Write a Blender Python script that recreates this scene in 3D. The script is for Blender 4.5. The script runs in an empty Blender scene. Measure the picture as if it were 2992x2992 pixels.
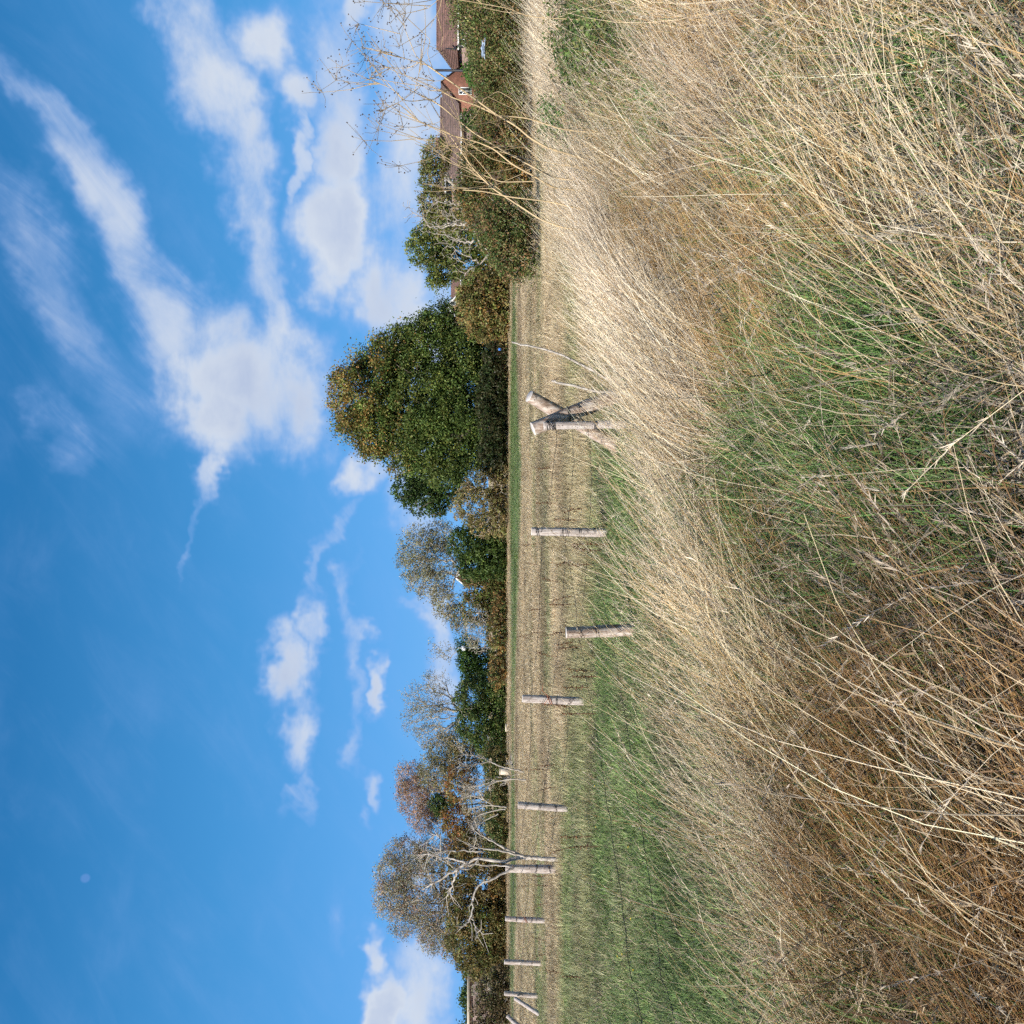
import bpy, math, random
import numpy as np
from mathutils import Matrix, Vector, Euler

C = bpy.context.scene.collection
sc = bpy.context.scene
R = np.random.default_rng(7)

# ------------------------------------------------------------------ camera
FPX = 3000.0; HZ = 1425.0; EYE = 1.9
PITCH = math.atan((1496 - HZ) / FPX)
cd = bpy.data.cameras.new('camera'); cam = bpy.data.objects.new('camera', cd); C.objects.link(cam)
cd.lens = 36 * FPX / 2992; cd.sensor_width = 36; cd.clip_start = 0.05; cd.clip_end = 6000
fwd = Vector((0, math.cos(PITCH), -math.sin(PITCH)))
upv = Vector((0, math.sin(PITCH), math.cos(PITCH)))
rgt = Vector((1, 0, 0))
# the phone was held on its side: picture right = world down, picture up = world right
m = Matrix((-upv, rgt, -fwd)).transposed().to_4x4()
m.translation = Vector((0, 0, EYE))
cam.matrix_world = m
sc.camera = cam

# ------------------------------------------------------------------ sun and exposure
SUN_AZ = math.radians(222)      # clockwise from +Y
SUN_EL = math.radians(35)
to_sun = Vector((math.sin(SUN_AZ) * math.cos(SUN_EL), math.cos(SUN_AZ) * math.cos(SUN_EL), math.sin(SUN_EL)))
sd = bpy.data.lights.new('sun', 'SUN'); sd.energy = 5.0; sd.angle = math.radians(0.5); sd.color = (1.0, 0.95, 0.87)
so = bpy.data.objects.new('sun', sd); C.objects.link(so)
so.rotation_euler = (-to_sun).to_track_quat('-Z', 'Y').to_euler()
sc.view_settings.view_transform = 'Standard'; sc.view_settings.look = 'None'
sc.view_settings.gamma = 1; sc.view_settings.use_curve_mapping = False
sc.view_settings.exposure = 0.42
cy = sc.cycles
cy.max_bounces = 4; cy.diffuse_bounces = 2; cy.glossy_bounces = 1; cy.transmission_bounces = 2; cy.transparent_max_bounces = 4
cy.use_denoising = False; cy.use_adaptive_sampling = True; cy.adaptive_threshold = 0.05; cy.adaptive_min_samples = 16; cy.caustics_reflective = False; cy.caustics_refractive = False

# ------------------------------------------------------------------ node helpers
class NT:
    def __init__(s, tree):
        s.t = tree; tree.nodes.clear()
    def n(s, typ, inp=None, **kw):
        nd = s.t.nodes.new(typ)
        for k, v in kw.items(): setattr(nd, k, v)
        for k, v in (inp or {}).items():
            sock = nd.inputs[k]
            if isinstance(v, bpy.types.NodeSocket): s.t.links.new(v, sock)
            else: sock.default_value = v
        return nd
    def math(s, op, a, b=0.0, c=0.0, clamp=False):
        nd = s.n('ShaderNodeMath', {0: a, 1: b, 2: c}, operation=op); nd.use_clamp = clamp
        return nd.outputs[0]
    def vmath(s, op, a, b=(0, 0, 0)):
        return s.n('ShaderNodeVectorMath', {0: a, 1: b}, operation=op)
    def mix(s, f, a, b, blend='MIX'):
        nd = s.n('ShaderNodeMix', data_type='RGBA', blend_type=blend)
        for i, v in ((0, f), (6, a), (7, b)):
            if isinstance(v, bpy.types.NodeSocket): s.t.links.new(v, nd.inputs[i])
            else: nd.inputs[i].default_value = v
        return nd.outputs[2]
    def ramp(s, f, stops):
        nd = s.n('ShaderNodeValToRGB', {0: f})
        e = nd.color_ramp.elements
        while len(e) < len(stops): e.new(0.5)
        for i, (p, c) in enumerate(stops):
            e[i].position = p; e[i].color = (*c, 1)
        return nd.outputs[0]

# ------------------------------------------------------------------ sky
world = bpy.data.worlds.new('World'); sc.world = world; world.use_nodes = True
world.cycles.sampling_method = 'NONE'
w = NT(world.node_tree)
tc = w.n('ShaderNodeTexCoord').outputs['Generated']
sky = w.n('ShaderNodeTexSky', sky_type='NISHITA', sun_disc=False, sun_elevation=SUN_EL, sun_rotation=SUN_AZ,
          altitude=0, air_density=1.0, dust_density=0.6, ozone_density=2.2)
sep = w.n('ShaderNodeSeparateXYZ', {0: tc})
az = w.math('ARCTAN2', sep.outputs[0], sep.outputs[1])
el = w.math('ARCSINE', sep.outputs[2])
# gentle large warp so that cloud edges wander
wn = w.n('ShaderNodeTexNoise', {'Vector': tc, 'Scale': 7.0, 'Detail': 5.0, 'Roughness': 0.6})
wv = w.vmath('SUBTRACT', wn.outputs['Color'], (0.5, 0.5, 0.5)).outputs[0]
ae = w.n('ShaderNodeCombineXYZ', {0: az, 1: el, 2: 0.0}).outputs[0]
wvs = w.n('ShaderNodeVectorMath', {0: wv, 'Scale': 0.15}, operation='SCALE').outputs[0]
wsep = w.n('ShaderNodeSeparateXYZ', {0: wvs})
wflat = w.n('ShaderNodeCombineXYZ', {0: wsep.outputs[0], 1: wsep.outputs[1], 2: 0.0}).outputs[0]
aew = w.vmath('ADD', ae, wflat).outputs[0]
def angles(X, Y):                 # photograph position (of 1932) -> azimuth, elevation
    k = 2992 / 1932
    a = (1496 - Y * k) / FPX; b = -(X * k - 1496) / FPX
    d = rgt * a + upv * b + fwd
    d.normalize()
    return math.atan2(d.x, d.y), math.asin(d.z)
# photo x, y, half width in x, half width in y, turn, strength
CL = [
 (110, 260, 30, 130, -38, .75), (195, 390, 44, 140, -36, 1.0), (270, 510, 42, 130, -34, .8), (335, 600, 60, 110, -32, .95),
 (60, 470, 44, 150, -30, .62), (130, 600, 42, 130, -30, .58), (20, 420, 36, 120, -15, .5),
 (480, 700, 120, 95, 0, 1.15), (430, 780, 70, 85, 0, 1.2), (540, 760, 75, 80, 0, 1.05), (420, 610, 75, 70, 0, .9), (560, 670, 50, 90, 0, .9),
 (400, 920, 22, 60, 10, .8), (380, 1010, 10, 70, 12, .55), (110, 820, 45, 60, 0, .6), (240, 760, 110, 120, 0, .36), (330, 850, 60, 60, 0, .35),
 (375, 60, 38, 120, -12, .85), (430, 200, 46, 130, -12, .95), (480, 330, 44, 130, -18, .95), (525, 480, 44, 120, -8, .95), (555, 600, 34, 110, -5, .85),
 (480, 50, 70, 75, -15, 1.25), (550, 160, 38, 60, -30, 1.1), (566, 290, 13, 110, -6, .9),
 (640, 150, 62, 160, 4, .95), (630, 290, 55, 110, 0, 1.0), (645, 430, 66, 100, 0, 1.3), (680, 20, 40, 60, 0, 1.1), (640, 520, 38, 60, 0, 1.0),
 (790, 80, 80, 140, 0, 1.0), (770, 220, 80, 120, 0, .9), (760, 350, 70, 140, 0, .85), (745, 540, 60, 100, -15, 1.15), (800, 620, 90, 120, 0, .85), (710, 390, 40, 160, -3, .5),
 (655, 888, 38, 32, 0, .95), (770, 930, 48, 120, -8, .8), (595, 620, 9, 100, -5, .55),
 (810, 1150, 32, 85, -14, 1.0), (845, 1240, 40, 100, -14, .85),
 (535, 1260, 32, 60, 0, 1.1), (575, 1220, 24, 65, 10, 1.0), (545, 1380, 30, 60, 0, 1.0), (610, 1070, 12, 100, 12, .62), (560, 1480, 12, 80, 3, .6), (640, 960, 14, 50, 25, .55),
 (660, 1150, 20, 100, 4, .7), (665, 1320, 17, 110, -4, .7), (688, 1485, 19, 40, -5, .95), (698, 1278, 17, 48, 0, 1.15),
 (700, 1570, 30, 50, 0, .35), (625, 1760, 22, 50, 0, .35), (655, 1530, 14, 24, 0, .55),
 (748, 1620, 26, 55, 0, 1.0), (706, 1810, 22, 50, 0, 1.1), (735, 1890, 40, 55, 0, 1.35), (805, 1840, 70, 110, 0, 1.05), (840, 1700, 60, 70, 0, .7),
 (235, 1310, 18, 80, 10, .26),
]
kx = 2992 / 1932 / FPX
WISPY = 16
cw = cp = None
for q, (X, Y, hx, hy, turn, st) in enumerate(CL):
    a0, e0 = angles(X, Y)
    cx = math.cos(a0)
    wisp = q < 7 or 13 <= q < WISPY or min(hx, hy) < 15
    k_ = 1.32
    sx = hy * kx * cx * cx * k_; sy = hx * kx * cx * k_
    v1 = w.vmath('SUBTRACT', aew, (a0, e0, 0)).outputs[0]
    # picture y grows towards -azimuth, picture x towards -elevation
    v2 = w.n('ShaderNodeVectorRotate', {'Vector': v1, 'Angle': math.radians(turn)}, rotation_type='Z_AXIS').outputs[0]
    ln = w.vmath('LENGTH', w.vmath('DIVIDE', v2, (sx, sy, 1)).outputs[0]).outputs['Value']
    c1 = w.n('ShaderNodeMapRange', {'Value': ln, 1: 0.15, 2: 1.6, 3: st, 4: 0.0}, interpolation_type='SMOOTHSTEP').outputs[0]
    if wisp: cw = c1 if cw is None else w.n('ShaderNodeMath', {0: cw, 1: c1, 2: 0.25}, operation='SMOOTH_MAX').outputs[0]
    else: cp = c1 if cp is None else w.n('ShaderNodeMath', {0: cp, 1: c1, 2: 0.22}, operation='SMOOTH_MAX').outputs[0]
# the same broken cloud goes on round the rest of the sky
aaz = w.math('ABSOLUTE', az)
oth = w.n('ShaderNodeMapRange', {'Value': aaz, 1: 0.62, 2: 0.8}).outputs[0]
big = w.n('ShaderNodeTexNoise', {'Vector': tc, 'Scale': 2.6, 'Detail': 3.0}).outputs['Fac']
bigc = w.n('ShaderNodeMapRange', {'Value': big, 1: 0.48, 2: 0.62, 3: 0.0, 4: 1.0}).outputs[0]
cp = w.math('MAXIMUM', cp, w.math('MULTIPLY', bigc, oth))
st_v = w.vmath('MULTIPLY', tc, (1.0, 1.0, 1.9)).outputs[0]
n1 = w.n('ShaderNodeTexNoise', {'Vector': st_v, 'Scale': 9.0, 'Detail': 10.0, 'Roughness': 0.58, 'Distortion': 0.2}).outputs['Fac']
n2 = w.n('ShaderNodeTexNoise', {'Vector': st_v, 'Scale': 6.0, 'Detail': 6.0, 'Roughness': 0.5}).outputs['Fac']
# streaks running up to the right (towards high elevation and azimuth)
sr = w.n('ShaderNodeVectorRotate', {'Vector': ae, 'Angle': math.radians(-36)}, rotation_type='Z_AXIS').outputs[0]
sv = w.vmath('MULTIPLY', sr, (5.0, 17.0, 1.0)).outputs[0]
n3 = w.n('ShaderNodeTexNoise', {'Vector': sv, 'Scale': 1.3, 'Detail': 9.0, 'Roughness': 0.62, 'Distortion': 0.5}).outputs['Fac']
dnp = w.math('ADD', cp, w.math('MULTIPLY', w.math('SUBTRACT', n1, 0.5), 1.7))
dp = w.n('ShaderNodeMapRange', {'Value': dnp, 1: 0.14, 2: 1.2, 3: 0.0, 4: 0.96}, interpolation_type='SMOOTHSTEP').outputs[0]
dp = w.math('MULTIPLY', dp, w.n('ShaderNodeMapRange', {'Value': cp, 1: 0.02, 2: 0.4}).outputs[0])
dnw = w.math('ADD', cw, w.math('MULTIPLY', w.math('SUBTRACT', w.math('ADD', w.math('MULTIPLY', n3, .65), w.math('MULTIPLY', n1, .35)), 0.5), 1.9))
dw = w.n('ShaderNodeMapRange', {'Value': dnw, 1: 0.0, 2: 1.2, 3: 0.0, 4: 0.88}, interpolation_type='SMOOTHSTEP').outputs[0]
dw = w.math('MULTIPLY', dw, w.n('ShaderNodeMapRange', {'Value': cw, 1: 0.02, 2: 0.3}).outputs[0])
dens = w.math('MAXIMUM', dp, dw)
thick = w.n('ShaderNodeMapRange', {'Value': w.math('ADD', dnp, w.math('MULTIPLY', w.math('SUBTRACT', n2, 0.5), 1.8)), 1: 0.95, 2: 1.8}).outputs[0]
CLOUD_THIN = (2.9, 4.7, 8.8, 1); CLOUD_WHITE = (6.5, 7.1, 8.1, 1); CLOUD_GREY = (3.9, 4.8, 6.9, 1)
ccol = w.mix(w.n('ShaderNodeMapRange', {'Value': dens, 1: .2, 2: .95}).outputs[0], CLOUD_THIN, CLOUD_WHITE)
ccol = w.mix(thick, ccol, CLOUD_GREY)
# real sky colour, tinted a little towards the cyan blue of the day
grad = w.ramp(w.n('ShaderNodeMapRange', {'Value': el, 1: 0.0, 2: 1.0}).outputs[0],
              [(0, (.155, .46, .93)), (.10, (.10, .385, .84)), (.24, (.052, .295, .67)), (.42, (.019, .185, .47)), (1, (.012, .11, .36))])
grad = w.mix(1.0, grad, (10, 10, 10, 1), 'MULTIPLY')
skyc = w.mix(.93, sky.outputs[0], grad)
skyf = w.mix(dens, skyc, ccol)
# the day moon, faint
ma, me = angles(161, 1657)
ml = w.vmath('LENGTH', w.vmath('SUBTRACT', ae, (ma, me, 0)).outputs[0]).outputs['Value']
mf = w.n('ShaderNodeMapRange', {'Value': ml, 1: 0.0028, 2: 0.0046, 3: 0.32, 4: 0.0}).outputs[0]
skyf = w.mix(mf, skyf, (2.2, 3.6, 8.0, 1))
bg = w.n('ShaderNodeBackground', {'Color': skyf, 'Strength': 0.078})
w.n('ShaderNodeOutputWorld', {0: bg.outputs[0]})

# ------------------------------------------------------------------ positions
def at(y, v, Z):
    """point at depth Z seen at photograph column v (down in the world), row y"""
    a = (1496 - y) / FPX; b = -(v - 1496) / FPX
    d = rgt * a + upv * b + fwd
    d *= Z / d.y
    return np.array((d.x, d.y, d.z + EYE))

def smooth(t):
    t = np.clip(t, 0, 1); return t * t * (3 - 2 * t)
def _h(ix, iy, s):
    n = (ix.astype(np.int64) * 374761393 + iy.astype(np.int64) * 668265263 + s * 974711) & 0xffffffff
    n = ((n ^ (n >> 13)) * 1274126177) & 0xffffffff
    return ((n ^ (n >> 16)) & 0xffff) / 65535.0
def vnoise(x, y, s=0):
    x = np.asarray(x, float); y = np.asarray(y, float)
    ix = np.floor(x); iy = np.floor(y); fx = smooth(x - ix); fy = smooth(y - iy)
    a = _h(ix, iy, s); b = _h(ix + 1, iy, s); c = _h(ix, iy + 1, s); d = _h(ix + 1, iy + 1, s)
    return (a * (1 - fx) + b * fx) * (1 - fy) + (c * (1 - fx) + d * fx) * fy
def fbm(x, y, s=0, o=4):
    r = 0; amp = .5; t = 0
    for i in range(o):
        r = r + amp * vnoise(np.asarray(x) * 2 ** i, np.asarray(y) * 2 ** i, s + i * 17); t += amp; amp *= .55
    return r / t

BA = [-.9, -.5, -.3, -.12, 0, .09, .16, .23, .5, .9]; BZ = [3.2, 4.0, 4.8, 5.8, 6.9, 7.6, 9.4, 13, 22, 30]
def inside(x, y):
    """metres inside the tall grass bank (positive) or out in the field (negative)"""
    x = np.asarray(x, float); y = np.asarray(y, float)
    a = x / np.maximum(y, .5)
    return np.interp(a, BA, BZ) + (fbm(x * .8, y * .8, 5) - .5) * 1.6 - y
def ground(x, y):
    d = inside(x, y)
    z = .42 * smooth((d + 1.8) / 2.2)
    far = smooth((np.asarray(y) - 8) / 8)
    return z + (fbm(np.asarray(x) * .7, np.asarray(y) * .7, 2) - .5) * .10 * (1 - far) + (fbm(np.asarray(x) * .12, np.asarray(y) * .12, 3) - .5) * .1 * far

def greenness(x, y):
    """0 straw .. 1 green, out in the field"""
    x = np.asarray(x, float); y = np.asarray(y, float)
    wob = (fbm(x * .06, y * .06, 11) - .5)
    a = x / np.maximum(y, 1)
    g = .12 + (fbm(x * .18, y * .35, 12) - .5) * .9
    # the lush strip before the hedge
    c = 72 + wob * 8 + 60 * np.clip(-a, 0, 1) * .12
    wd = np.interp(a, [-.5, -.36, -.33, -.27, -.24, -.1, 0, .05, .16, .23, .25], [4, 8, 6, 5, 1.2, 7, 13, 14, 8, 5, 0])
    strip = smooth((wd - np.abs(y - c)) / 7 + .5) * (.8 + .35 * fbm(x * .22, y * .12, 14))
    # near green sward on the left, and a second softer strip
    near = smooth((23 - y + wob * 8 - 14 * np.clip(a + .05, -.3, .5)) / 5)
    w2 = fbm(x * .16, y * .10, 18) - .5; pt = smooth((fbm(x * .22, y * .18, 19) - .40) * 5)
    st2 = .8 * smooth(1 - np.abs(y - 33 - w2 * 26) / 5.0) * smooth((.03 - a) * 8) * pt
    st3 = .6 * smooth(1 - np.abs(y - 24 - w2 * 16) / 3.0) * (.3 + .7 * pt)
    brown = smooth(1 - np.abs(y - 21.5 - w2 * 12) / 3.0)
    g = np.maximum(g, near * (.62 + .6 * fbm(x * .5, y * .35, 13)))
    g = np.maximum(g, st2); g = np.maximum(g, st3)
    g = g * (1 - .5 * brown * (y < 25))
    pale = smooth((y - 84 - wob * 10) / 5)
    g = g * (1 - pale)
    g = np.maximum(g * (1 - .7 * smooth((y - 38) / 10)), strip)
    return np.clip(g, 0, 1)
def fieldcol(x, y):
    g = greenness(x, y)[..., None]
    n = fbm(np.asarray(x) * .25, np.asarray(y) * .5, 21)[..., None]
    straw = np.array((.46, .355, .22)) * (.78 + .44 * n)
    brn = np.array((.20, .145, .085))
    t = smooth((fbm(np.asarray(x) * .12, np.asarray(y) * .3, 22) - .5) * 5)[..., None]
    straw = straw * (1 - .6 * t) + brn * .6 * t
    grn = np.array((.13, .185, .052)) * (.75 + .5 * n)
    return straw * (1 - g) + grn * g

# ------------------------------------------------------------------ mesh helpers
def mk_mesh(name, V, faces, mat=None, col=None, smooth_=False, attrs=None):
    V = np.asarray(V, dtype=np.float32).reshape(-1, 3)
    me = bpy.data.meshes.new(name)
    if not isinstance(faces, list): faces = [faces]
    fl = [np.asarray(f, dtype=np.int32) for f in faces if len(f)]
    me.vertices.add(len(V)); me.vertices.foreach_set('co', V.ravel())
    if fl:
        loops = np.concatenate([f.ravel() for f in fl])
        tot = np.concatenate([np.full(len(f), f.shape[1], dtype=np.int32) for f in fl])
        start = np.concatenate(([0], np.cumsum(tot)[:-1])).astype(np.int32)
        me.loops.add(len(loops)); me.loops.foreach_set('vertex_index', loops)
        me.polygons.add(len(tot)); me.polygons.foreach_set('loop_start', start); me.polygons.foreach_set('loop_total', tot)
        if smooth_: me.polygons.foreach_set('use_smooth', np.ones(len(tot), dtype=bool))
    me.update(calc_edges=True)
    if col is not None:
        ca = me.color_attributes.new('col', 'FLOAT_COLOR', 'POINT')
        cc = np.ones((len(V), 4), dtype=np.float32); cc[:, :3] = col
        ca.data.foreach_set('color', cc.ravel())
    for k, (ty, arr) in (attrs or {}).items():
        a = me.attributes.new(k, ty, 'POINT')
        key = {'FLOAT_VECTOR': 'vector', 'FLOAT': 'value', 'INT': 'value', 'FLOAT_COLOR': 'color'}[ty]
        a.data.foreach_set(key, np.ascontiguousarray(arr, dtype=np.int32 if ty == 'INT' else np.float32).ravel())
    if mat: me.materials.append(mat)
    return me
def put(name, me, parent=None, label=None, cat=None, group=None, kind=None, loc=None):
    o = bpy.data.objects.new(name, me); C.objects.link(o)
    if parent is not None: o.parent = parent
    if loc is not None: o.location = loc
    tag(o, label, cat, group, kind)
    return o
def tag(o, label=None, cat=None, group=None, kind=None):
    for k, v in (('label', label), ('category', cat), ('group', group), ('kind', kind)):
        if v: o[k] = v
def thing(name, label, cat, loc, group=None):
    o = bpy.data.objects.new(name, None); C.objects.link(o); o.location = loc; o.empty_display_size = .2
    tag(o, label, cat, group); return o

class MB:
    """collects tubes, boxes and ribbons into one mesh"""
    def __init__(s): s.V = []; s.Q = []; s.T = []; s.N = []; s.c = []; s.n = 0
    def add(s, V, Q=None, T=None, col=None, G=None):
        V = np.asarray(V, float)
        if Q is not None and len(Q): s.Q.append(np.asarray(Q) + s.n)
        if T is not None and len(T): s.T.append(np.asarray(T) + s.n)
        if G is not None: s.N.append([i + s.n for i in G])
        s.V.append(V); s.n += len(V)
        cc = np.empty((len(V), 3)); cc[:] = (col if col is not None else (1, 1, 1)); s.c.append(cc)
    def tube(s, P, r, sides=5, col=None, cap=False, rough=0, rg=None):
        P = np.asarray(P, float); n = len(P); r = np.broadcast_to(np.asarray(r, float), (n,))
        T = np.gradient(P, axis=0); T /= np.linalg.norm(T, axis=1)[:, None] + 1e-9
        ref = np.array((0.37, .91, .2)) if abs(T[:, 1]).mean() < .8 else np.array((1., .1, .1))
        A = np.cross(T, ref); A /= np.linalg.norm(A, axis=1)[:, None] + 1e-9
        B = np.cross(T, A)
        th = np.linspace(0, 2 * np.pi, sides, endpoint=False)
        rr = np.ones((n, sides))
        if rough: rr += (rg or R).normal(0, rough, (n, sides)) + (rg or R).normal(0, rough * 1.2, (1, sides))
        V = P[:, None, :] + (r[:, None] * rr)[:, :, None] * (np.cos(th)[None, :, None] * A[:, None, :] + np.sin(th)[None, :, None] * B[:, None, :])
        i = np.arange(n - 1)[:, None] * sides; j = np.arange(sides)[None, :]; j2 = (j + 1) % sides
        Q = np.stack([i + j, i + j2, i + sides + j2, i + sides + j], -1).reshape(-1, 4)
        s.add(V.reshape(-1, 3), Q, col=col)
        if cap:
            s.N.append([s.n - sides + k for k in range(sides)]); s.N.append([s.n - n * sides + k for k in range(sides)][::-1])
    def box(s, lo, hi, col=None, rot=None, cen=None):
        x0, y0, z0 = lo; x1, y1, z1 = hi
        V = np.array([(x0, y0, z0), (x1, y0, z0), (x1, y1, z0), (x0, y1, z0), (x0, y0, z1), (x1, y0, z1), (x1, y1, z1), (x0, y1, z1)], float)
        s.add(V, [(0, 3, 2, 1), (4, 5, 6, 7), (0, 1, 5, 4), (1, 2, 6, 5), (2, 3, 7, 6), (3, 0, 4, 7)], col=col)
    def mesh(s, name, mat, sm=False, origin=None):
        V = np.concatenate(s.V); 
        if origin is not None: V = V - np.asarray(origin)
        fs = []
        if s.Q: fs.append(np.concatenate(s.Q))
        if s.T: fs.append(np.concatenate(s.T))
        by = {}
        for g in s.N: by.setdefault(len(g), []).append(g)
        fs += [np.array(v) for v in by.values()]
        return mk_mesh(name, V, fs, mat, np.concatenate(s.c), sm)

# ------------------------------------------------------------------ materials
def mat_leaf(name, trans=.3, rough=.55, tint=(1, 1, 1), instancer=False, spec=.25, var=.35, nscale=1.5):
    mt = bpy.data.materials.new(name); mt.use_nodes = True; t = NT(mt.node_tree)
    c = t.n('ShaderNodeVertexColor', layer_name='col').outputs[0]
    if instancer:
        at_ = t.n('ShaderNodeAttribute', attribute_type='INSTANCER', attribute_name='tint').outputs['Color']
        c = t.mix(1.0, c, at_, 'MULTIPLY')
    pos = t.n('ShaderNodeNewGeometry').outputs['Position']
    nz = t.n('ShaderNodeTexNoise', {'Vector': pos, 'Scale': nscale, 'Detail': 3.0}).outputs['Fac']
    f = t.n('ShaderNodeMapRange', {'Value': nz, 1: .3, 2: .7, 3: 1 - var, 4: 1 + var}).outputs[0]
    c = t.mix(1.0, c, t.n('ShaderNodeCombineXYZ', {0: f, 1: f, 2: f}).outputs[0], 'MULTIPLY')
    c = t.mix(1.0, c, (*tint, 1), 'MULTIPLY')
    p = t.n('ShaderNodeBsdfPrincipled', {'Base Color': c, 'Roughness': rough, 'Specular IOR Level': spec})
    tr = t.n('ShaderNodeBsdfTranslucent', {'Color': c})
    mx = t.n('ShaderNodeMixShader', {0: trans, 1: p.outputs[0], 2: tr.outputs[0]})
    t.n('ShaderNodeOutputMaterial', {0: mx.outputs[0]})
    return mt
def mat_wood(name, c1, c2, c3, sc_=(30, 30, 3), bump=.6, crack=True):
    mt = bpy.data.materials.new(name); mt.use_nodes = True; t = NT(mt.node_tree)
    oc = t.n('ShaderNodeTexCoord').outputs['Object']
    mp = t.n('ShaderNodeMapping', {'Vector': oc, 'Scale': sc_}).outputs[0]
    n1 = t.n('ShaderNodeTexNoise', {'Vector': mp, 'Scale': 1.0, 'Detail': 7.0, 'Roughness': .65}).outputs['Fac']
    n2 = t.n('ShaderNodeTexNoise', {'Vector': oc, 'Scale': 9.0, 'Detail': 4.0}).outputs['Fac']
    n3 = t.n('ShaderNodeTexNoise', {'Vector': oc, 'Scale': 38.0, 'Detail': 3.0}).outputs['Fac']
    c = t.ramp(n1, [(0.3, c1), (.46, c2), (.62, c3)])
    c = t.mix(t.n('ShaderNodeMapRange', {'Value': n2, 1: .45, 2: .7, 3: 0., 4: .65}).outputs[0], c, (*[k * .55 for k in c2], 1))
    c = t.mix(t.n('ShaderNodeMapRange', {'Value': n3, 1: .60, 2: .68, 3: 0., 4: .8}).outputs[0], c, (.05, .035, .025, 1))
    bp = t.n('ShaderNodeBump', {'Strength': bump, 'Distance': .01, 'Height': n1})
    p = t.n('ShaderNodeBsdfPrincipled', {'Base Color': c, 'Roughness': .85, 'Specular IOR Level': .2, 'Normal': bp.outputs[0]})
    t.n('ShaderNodeOutputMaterial', {0: p.outputs[0]})
    return mt
def mat_plain(name, col, rough=.7, metal=0, nscale=0, var=.2, spec=.3, bump=0):
    mt = bpy.data.materials.new(name); mt.use_nodes = True; t = NT(mt.node_tree)
    c = (*col, 1); inp = {}
    if nscale:
        oc = t.n('ShaderNodeTexCoord').outputs['Object']
        nz = t.n('ShaderNodeTexNoise', {'Vector': oc, 'Scale': nscale, 'Detail': 5.0, 'Roughness': .6}).outputs['Fac']
        c = t.ramp(nz, [(.3, [k * (1 - var) for k in col]), (.7, [k * (1 + var) for k in col])])
        if bump: inp['Normal'] = t.n('ShaderNodeBump', {'Strength': bump, 'Distance': .02, 'Height': nz}).outputs[0]
    p = t.n('ShaderNodeBsdfPrincipled', {'Base Color': c, 'Roughness': rough, 'Metallic': metal, 'Specular IOR Level': spec, **inp})
    t.n('ShaderNodeOutputMaterial', {0: p.outputs[0]})
    return mt
def mat_brick(name, c1, c2, mortar, sx, sy, msize=.012):
    mt = bpy.data.materials.new(name); mt.use_nodes = True; t = NT(mt.node_tree)
    oc = t.n('ShaderNodeTexCoord').outputs['Object']
    s3 = t.n('ShaderNodeSeparateXYZ', {0: oc})
    v = t.n('ShaderNodeCombineXYZ', {0: t.math('ADD', s3.outputs[0], s3.outputs[1]), 1: s3.outputs[2], 2: 0.0}).outputs[0]
    b = t.n('ShaderNodeTexBrick', {'Vector': v, 'Color1': (*c1, 1), 'Color2': (*c2, 1), 'Mortar': (*mortar, 1), 'Scale': 1.0,
                                   'Mortar Size': msize, 'Brick Width': sx, 'Row Height': sy, 'Bias': 0.0})
    nz = t.n('ShaderNodeTexNoise', {'Vector': oc, 'Scale': 1.3, 'Detail': 6.0, 'Roughness': .7}).outputs['Fac']
    f = t.n('ShaderNodeMapRange', {'Value': nz, 1: .3, 2: .7, 3: .7, 4: 1.3}).outputs[0]
    c = t.mix(1.0, b.outputs['Color'], t.n('ShaderNodeCombineXYZ', {0: f, 1: f, 2: f}).outputs[0], 'MULTIPLY')
    bp = t.n('ShaderNodeBump', {'Strength': .5, 'Distance': .02, 'Height': b.outputs['Fac'], }, invert=True)
    p = t.n('ShaderNodeBsdfPrincipled', {'Base Color': c, 'Roughness': .85, 'Normal': bp.outputs[0]})
    t.n('ShaderNodeOutputMaterial', {0: p.outputs[0]})
    return mt

M = {}
M['leaf'] = mat_leaf('leaf', .30, .5, nscale=.35, var=.3, tint=(1.18, 1.16, 1.15))
M['grass'] = mat_leaf('grass', .14, .6, instancer=True, nscale=.9, var=.22, spec=.3)
M['stalk'] = mat_leaf('stalk', .08, .5, nscale=6, var=.2, spec=.4)
M['bark'] = mat_wood('bark', (.05, .04, .03), (.13, .105, .08), (.22, .19, .15), (6, 6, 1.5))
M['pale_bark'] = mat_wood('pale_bark', (.20, .17, .13), (.38, .33, .27), (.50, .45, .38), (7, 7, 2))
M['dead_wood'] = mat_wood('dead_wood', (.17, .14, .11), (.42, .365, .31), (.60, .54, .47), (20, 20, 4))
M['post_wood'] = mat_wood('post_wood', (.14, .10, .08), (.46, .385, .34), (.62, .55, .50), (40, 40, 3), .8)
M['brown_post'] = mat_wood('brown_post', (.13, .08, .055), (.40, .29, .22), (.62, .54, .47), (22, 22, 4), .8)
M['end_grain'] = mat_plain('end_grain', (.58, .52, .46), .8, nscale=30, var=.3)
M['wire'] = mat_plain('wire', (.05, .042, .038), .55, .6)
M['twine'] = mat_plain('twine', (.34, .13, .07), .9)
M['white_paint'] = mat_plain('white_paint', (.78, .78, .76), .5, nscale=2, var=.06)
M['cream'] = mat_plain('cream', (.60, .52, .40), .6, nscale=2, var=.1)
M['glass'] = mat_plain('glass', (.03, .04, .05), .08, spec=.6)
M['black_metal'] = mat_plain('black_metal', (.03, .03, .035), .5)
M['orange_brick'] = mat_brick('orange_brick', (.38, .16, .09), (.30, .12, .07), (.34, .26, .2), .22, .075)
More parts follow.
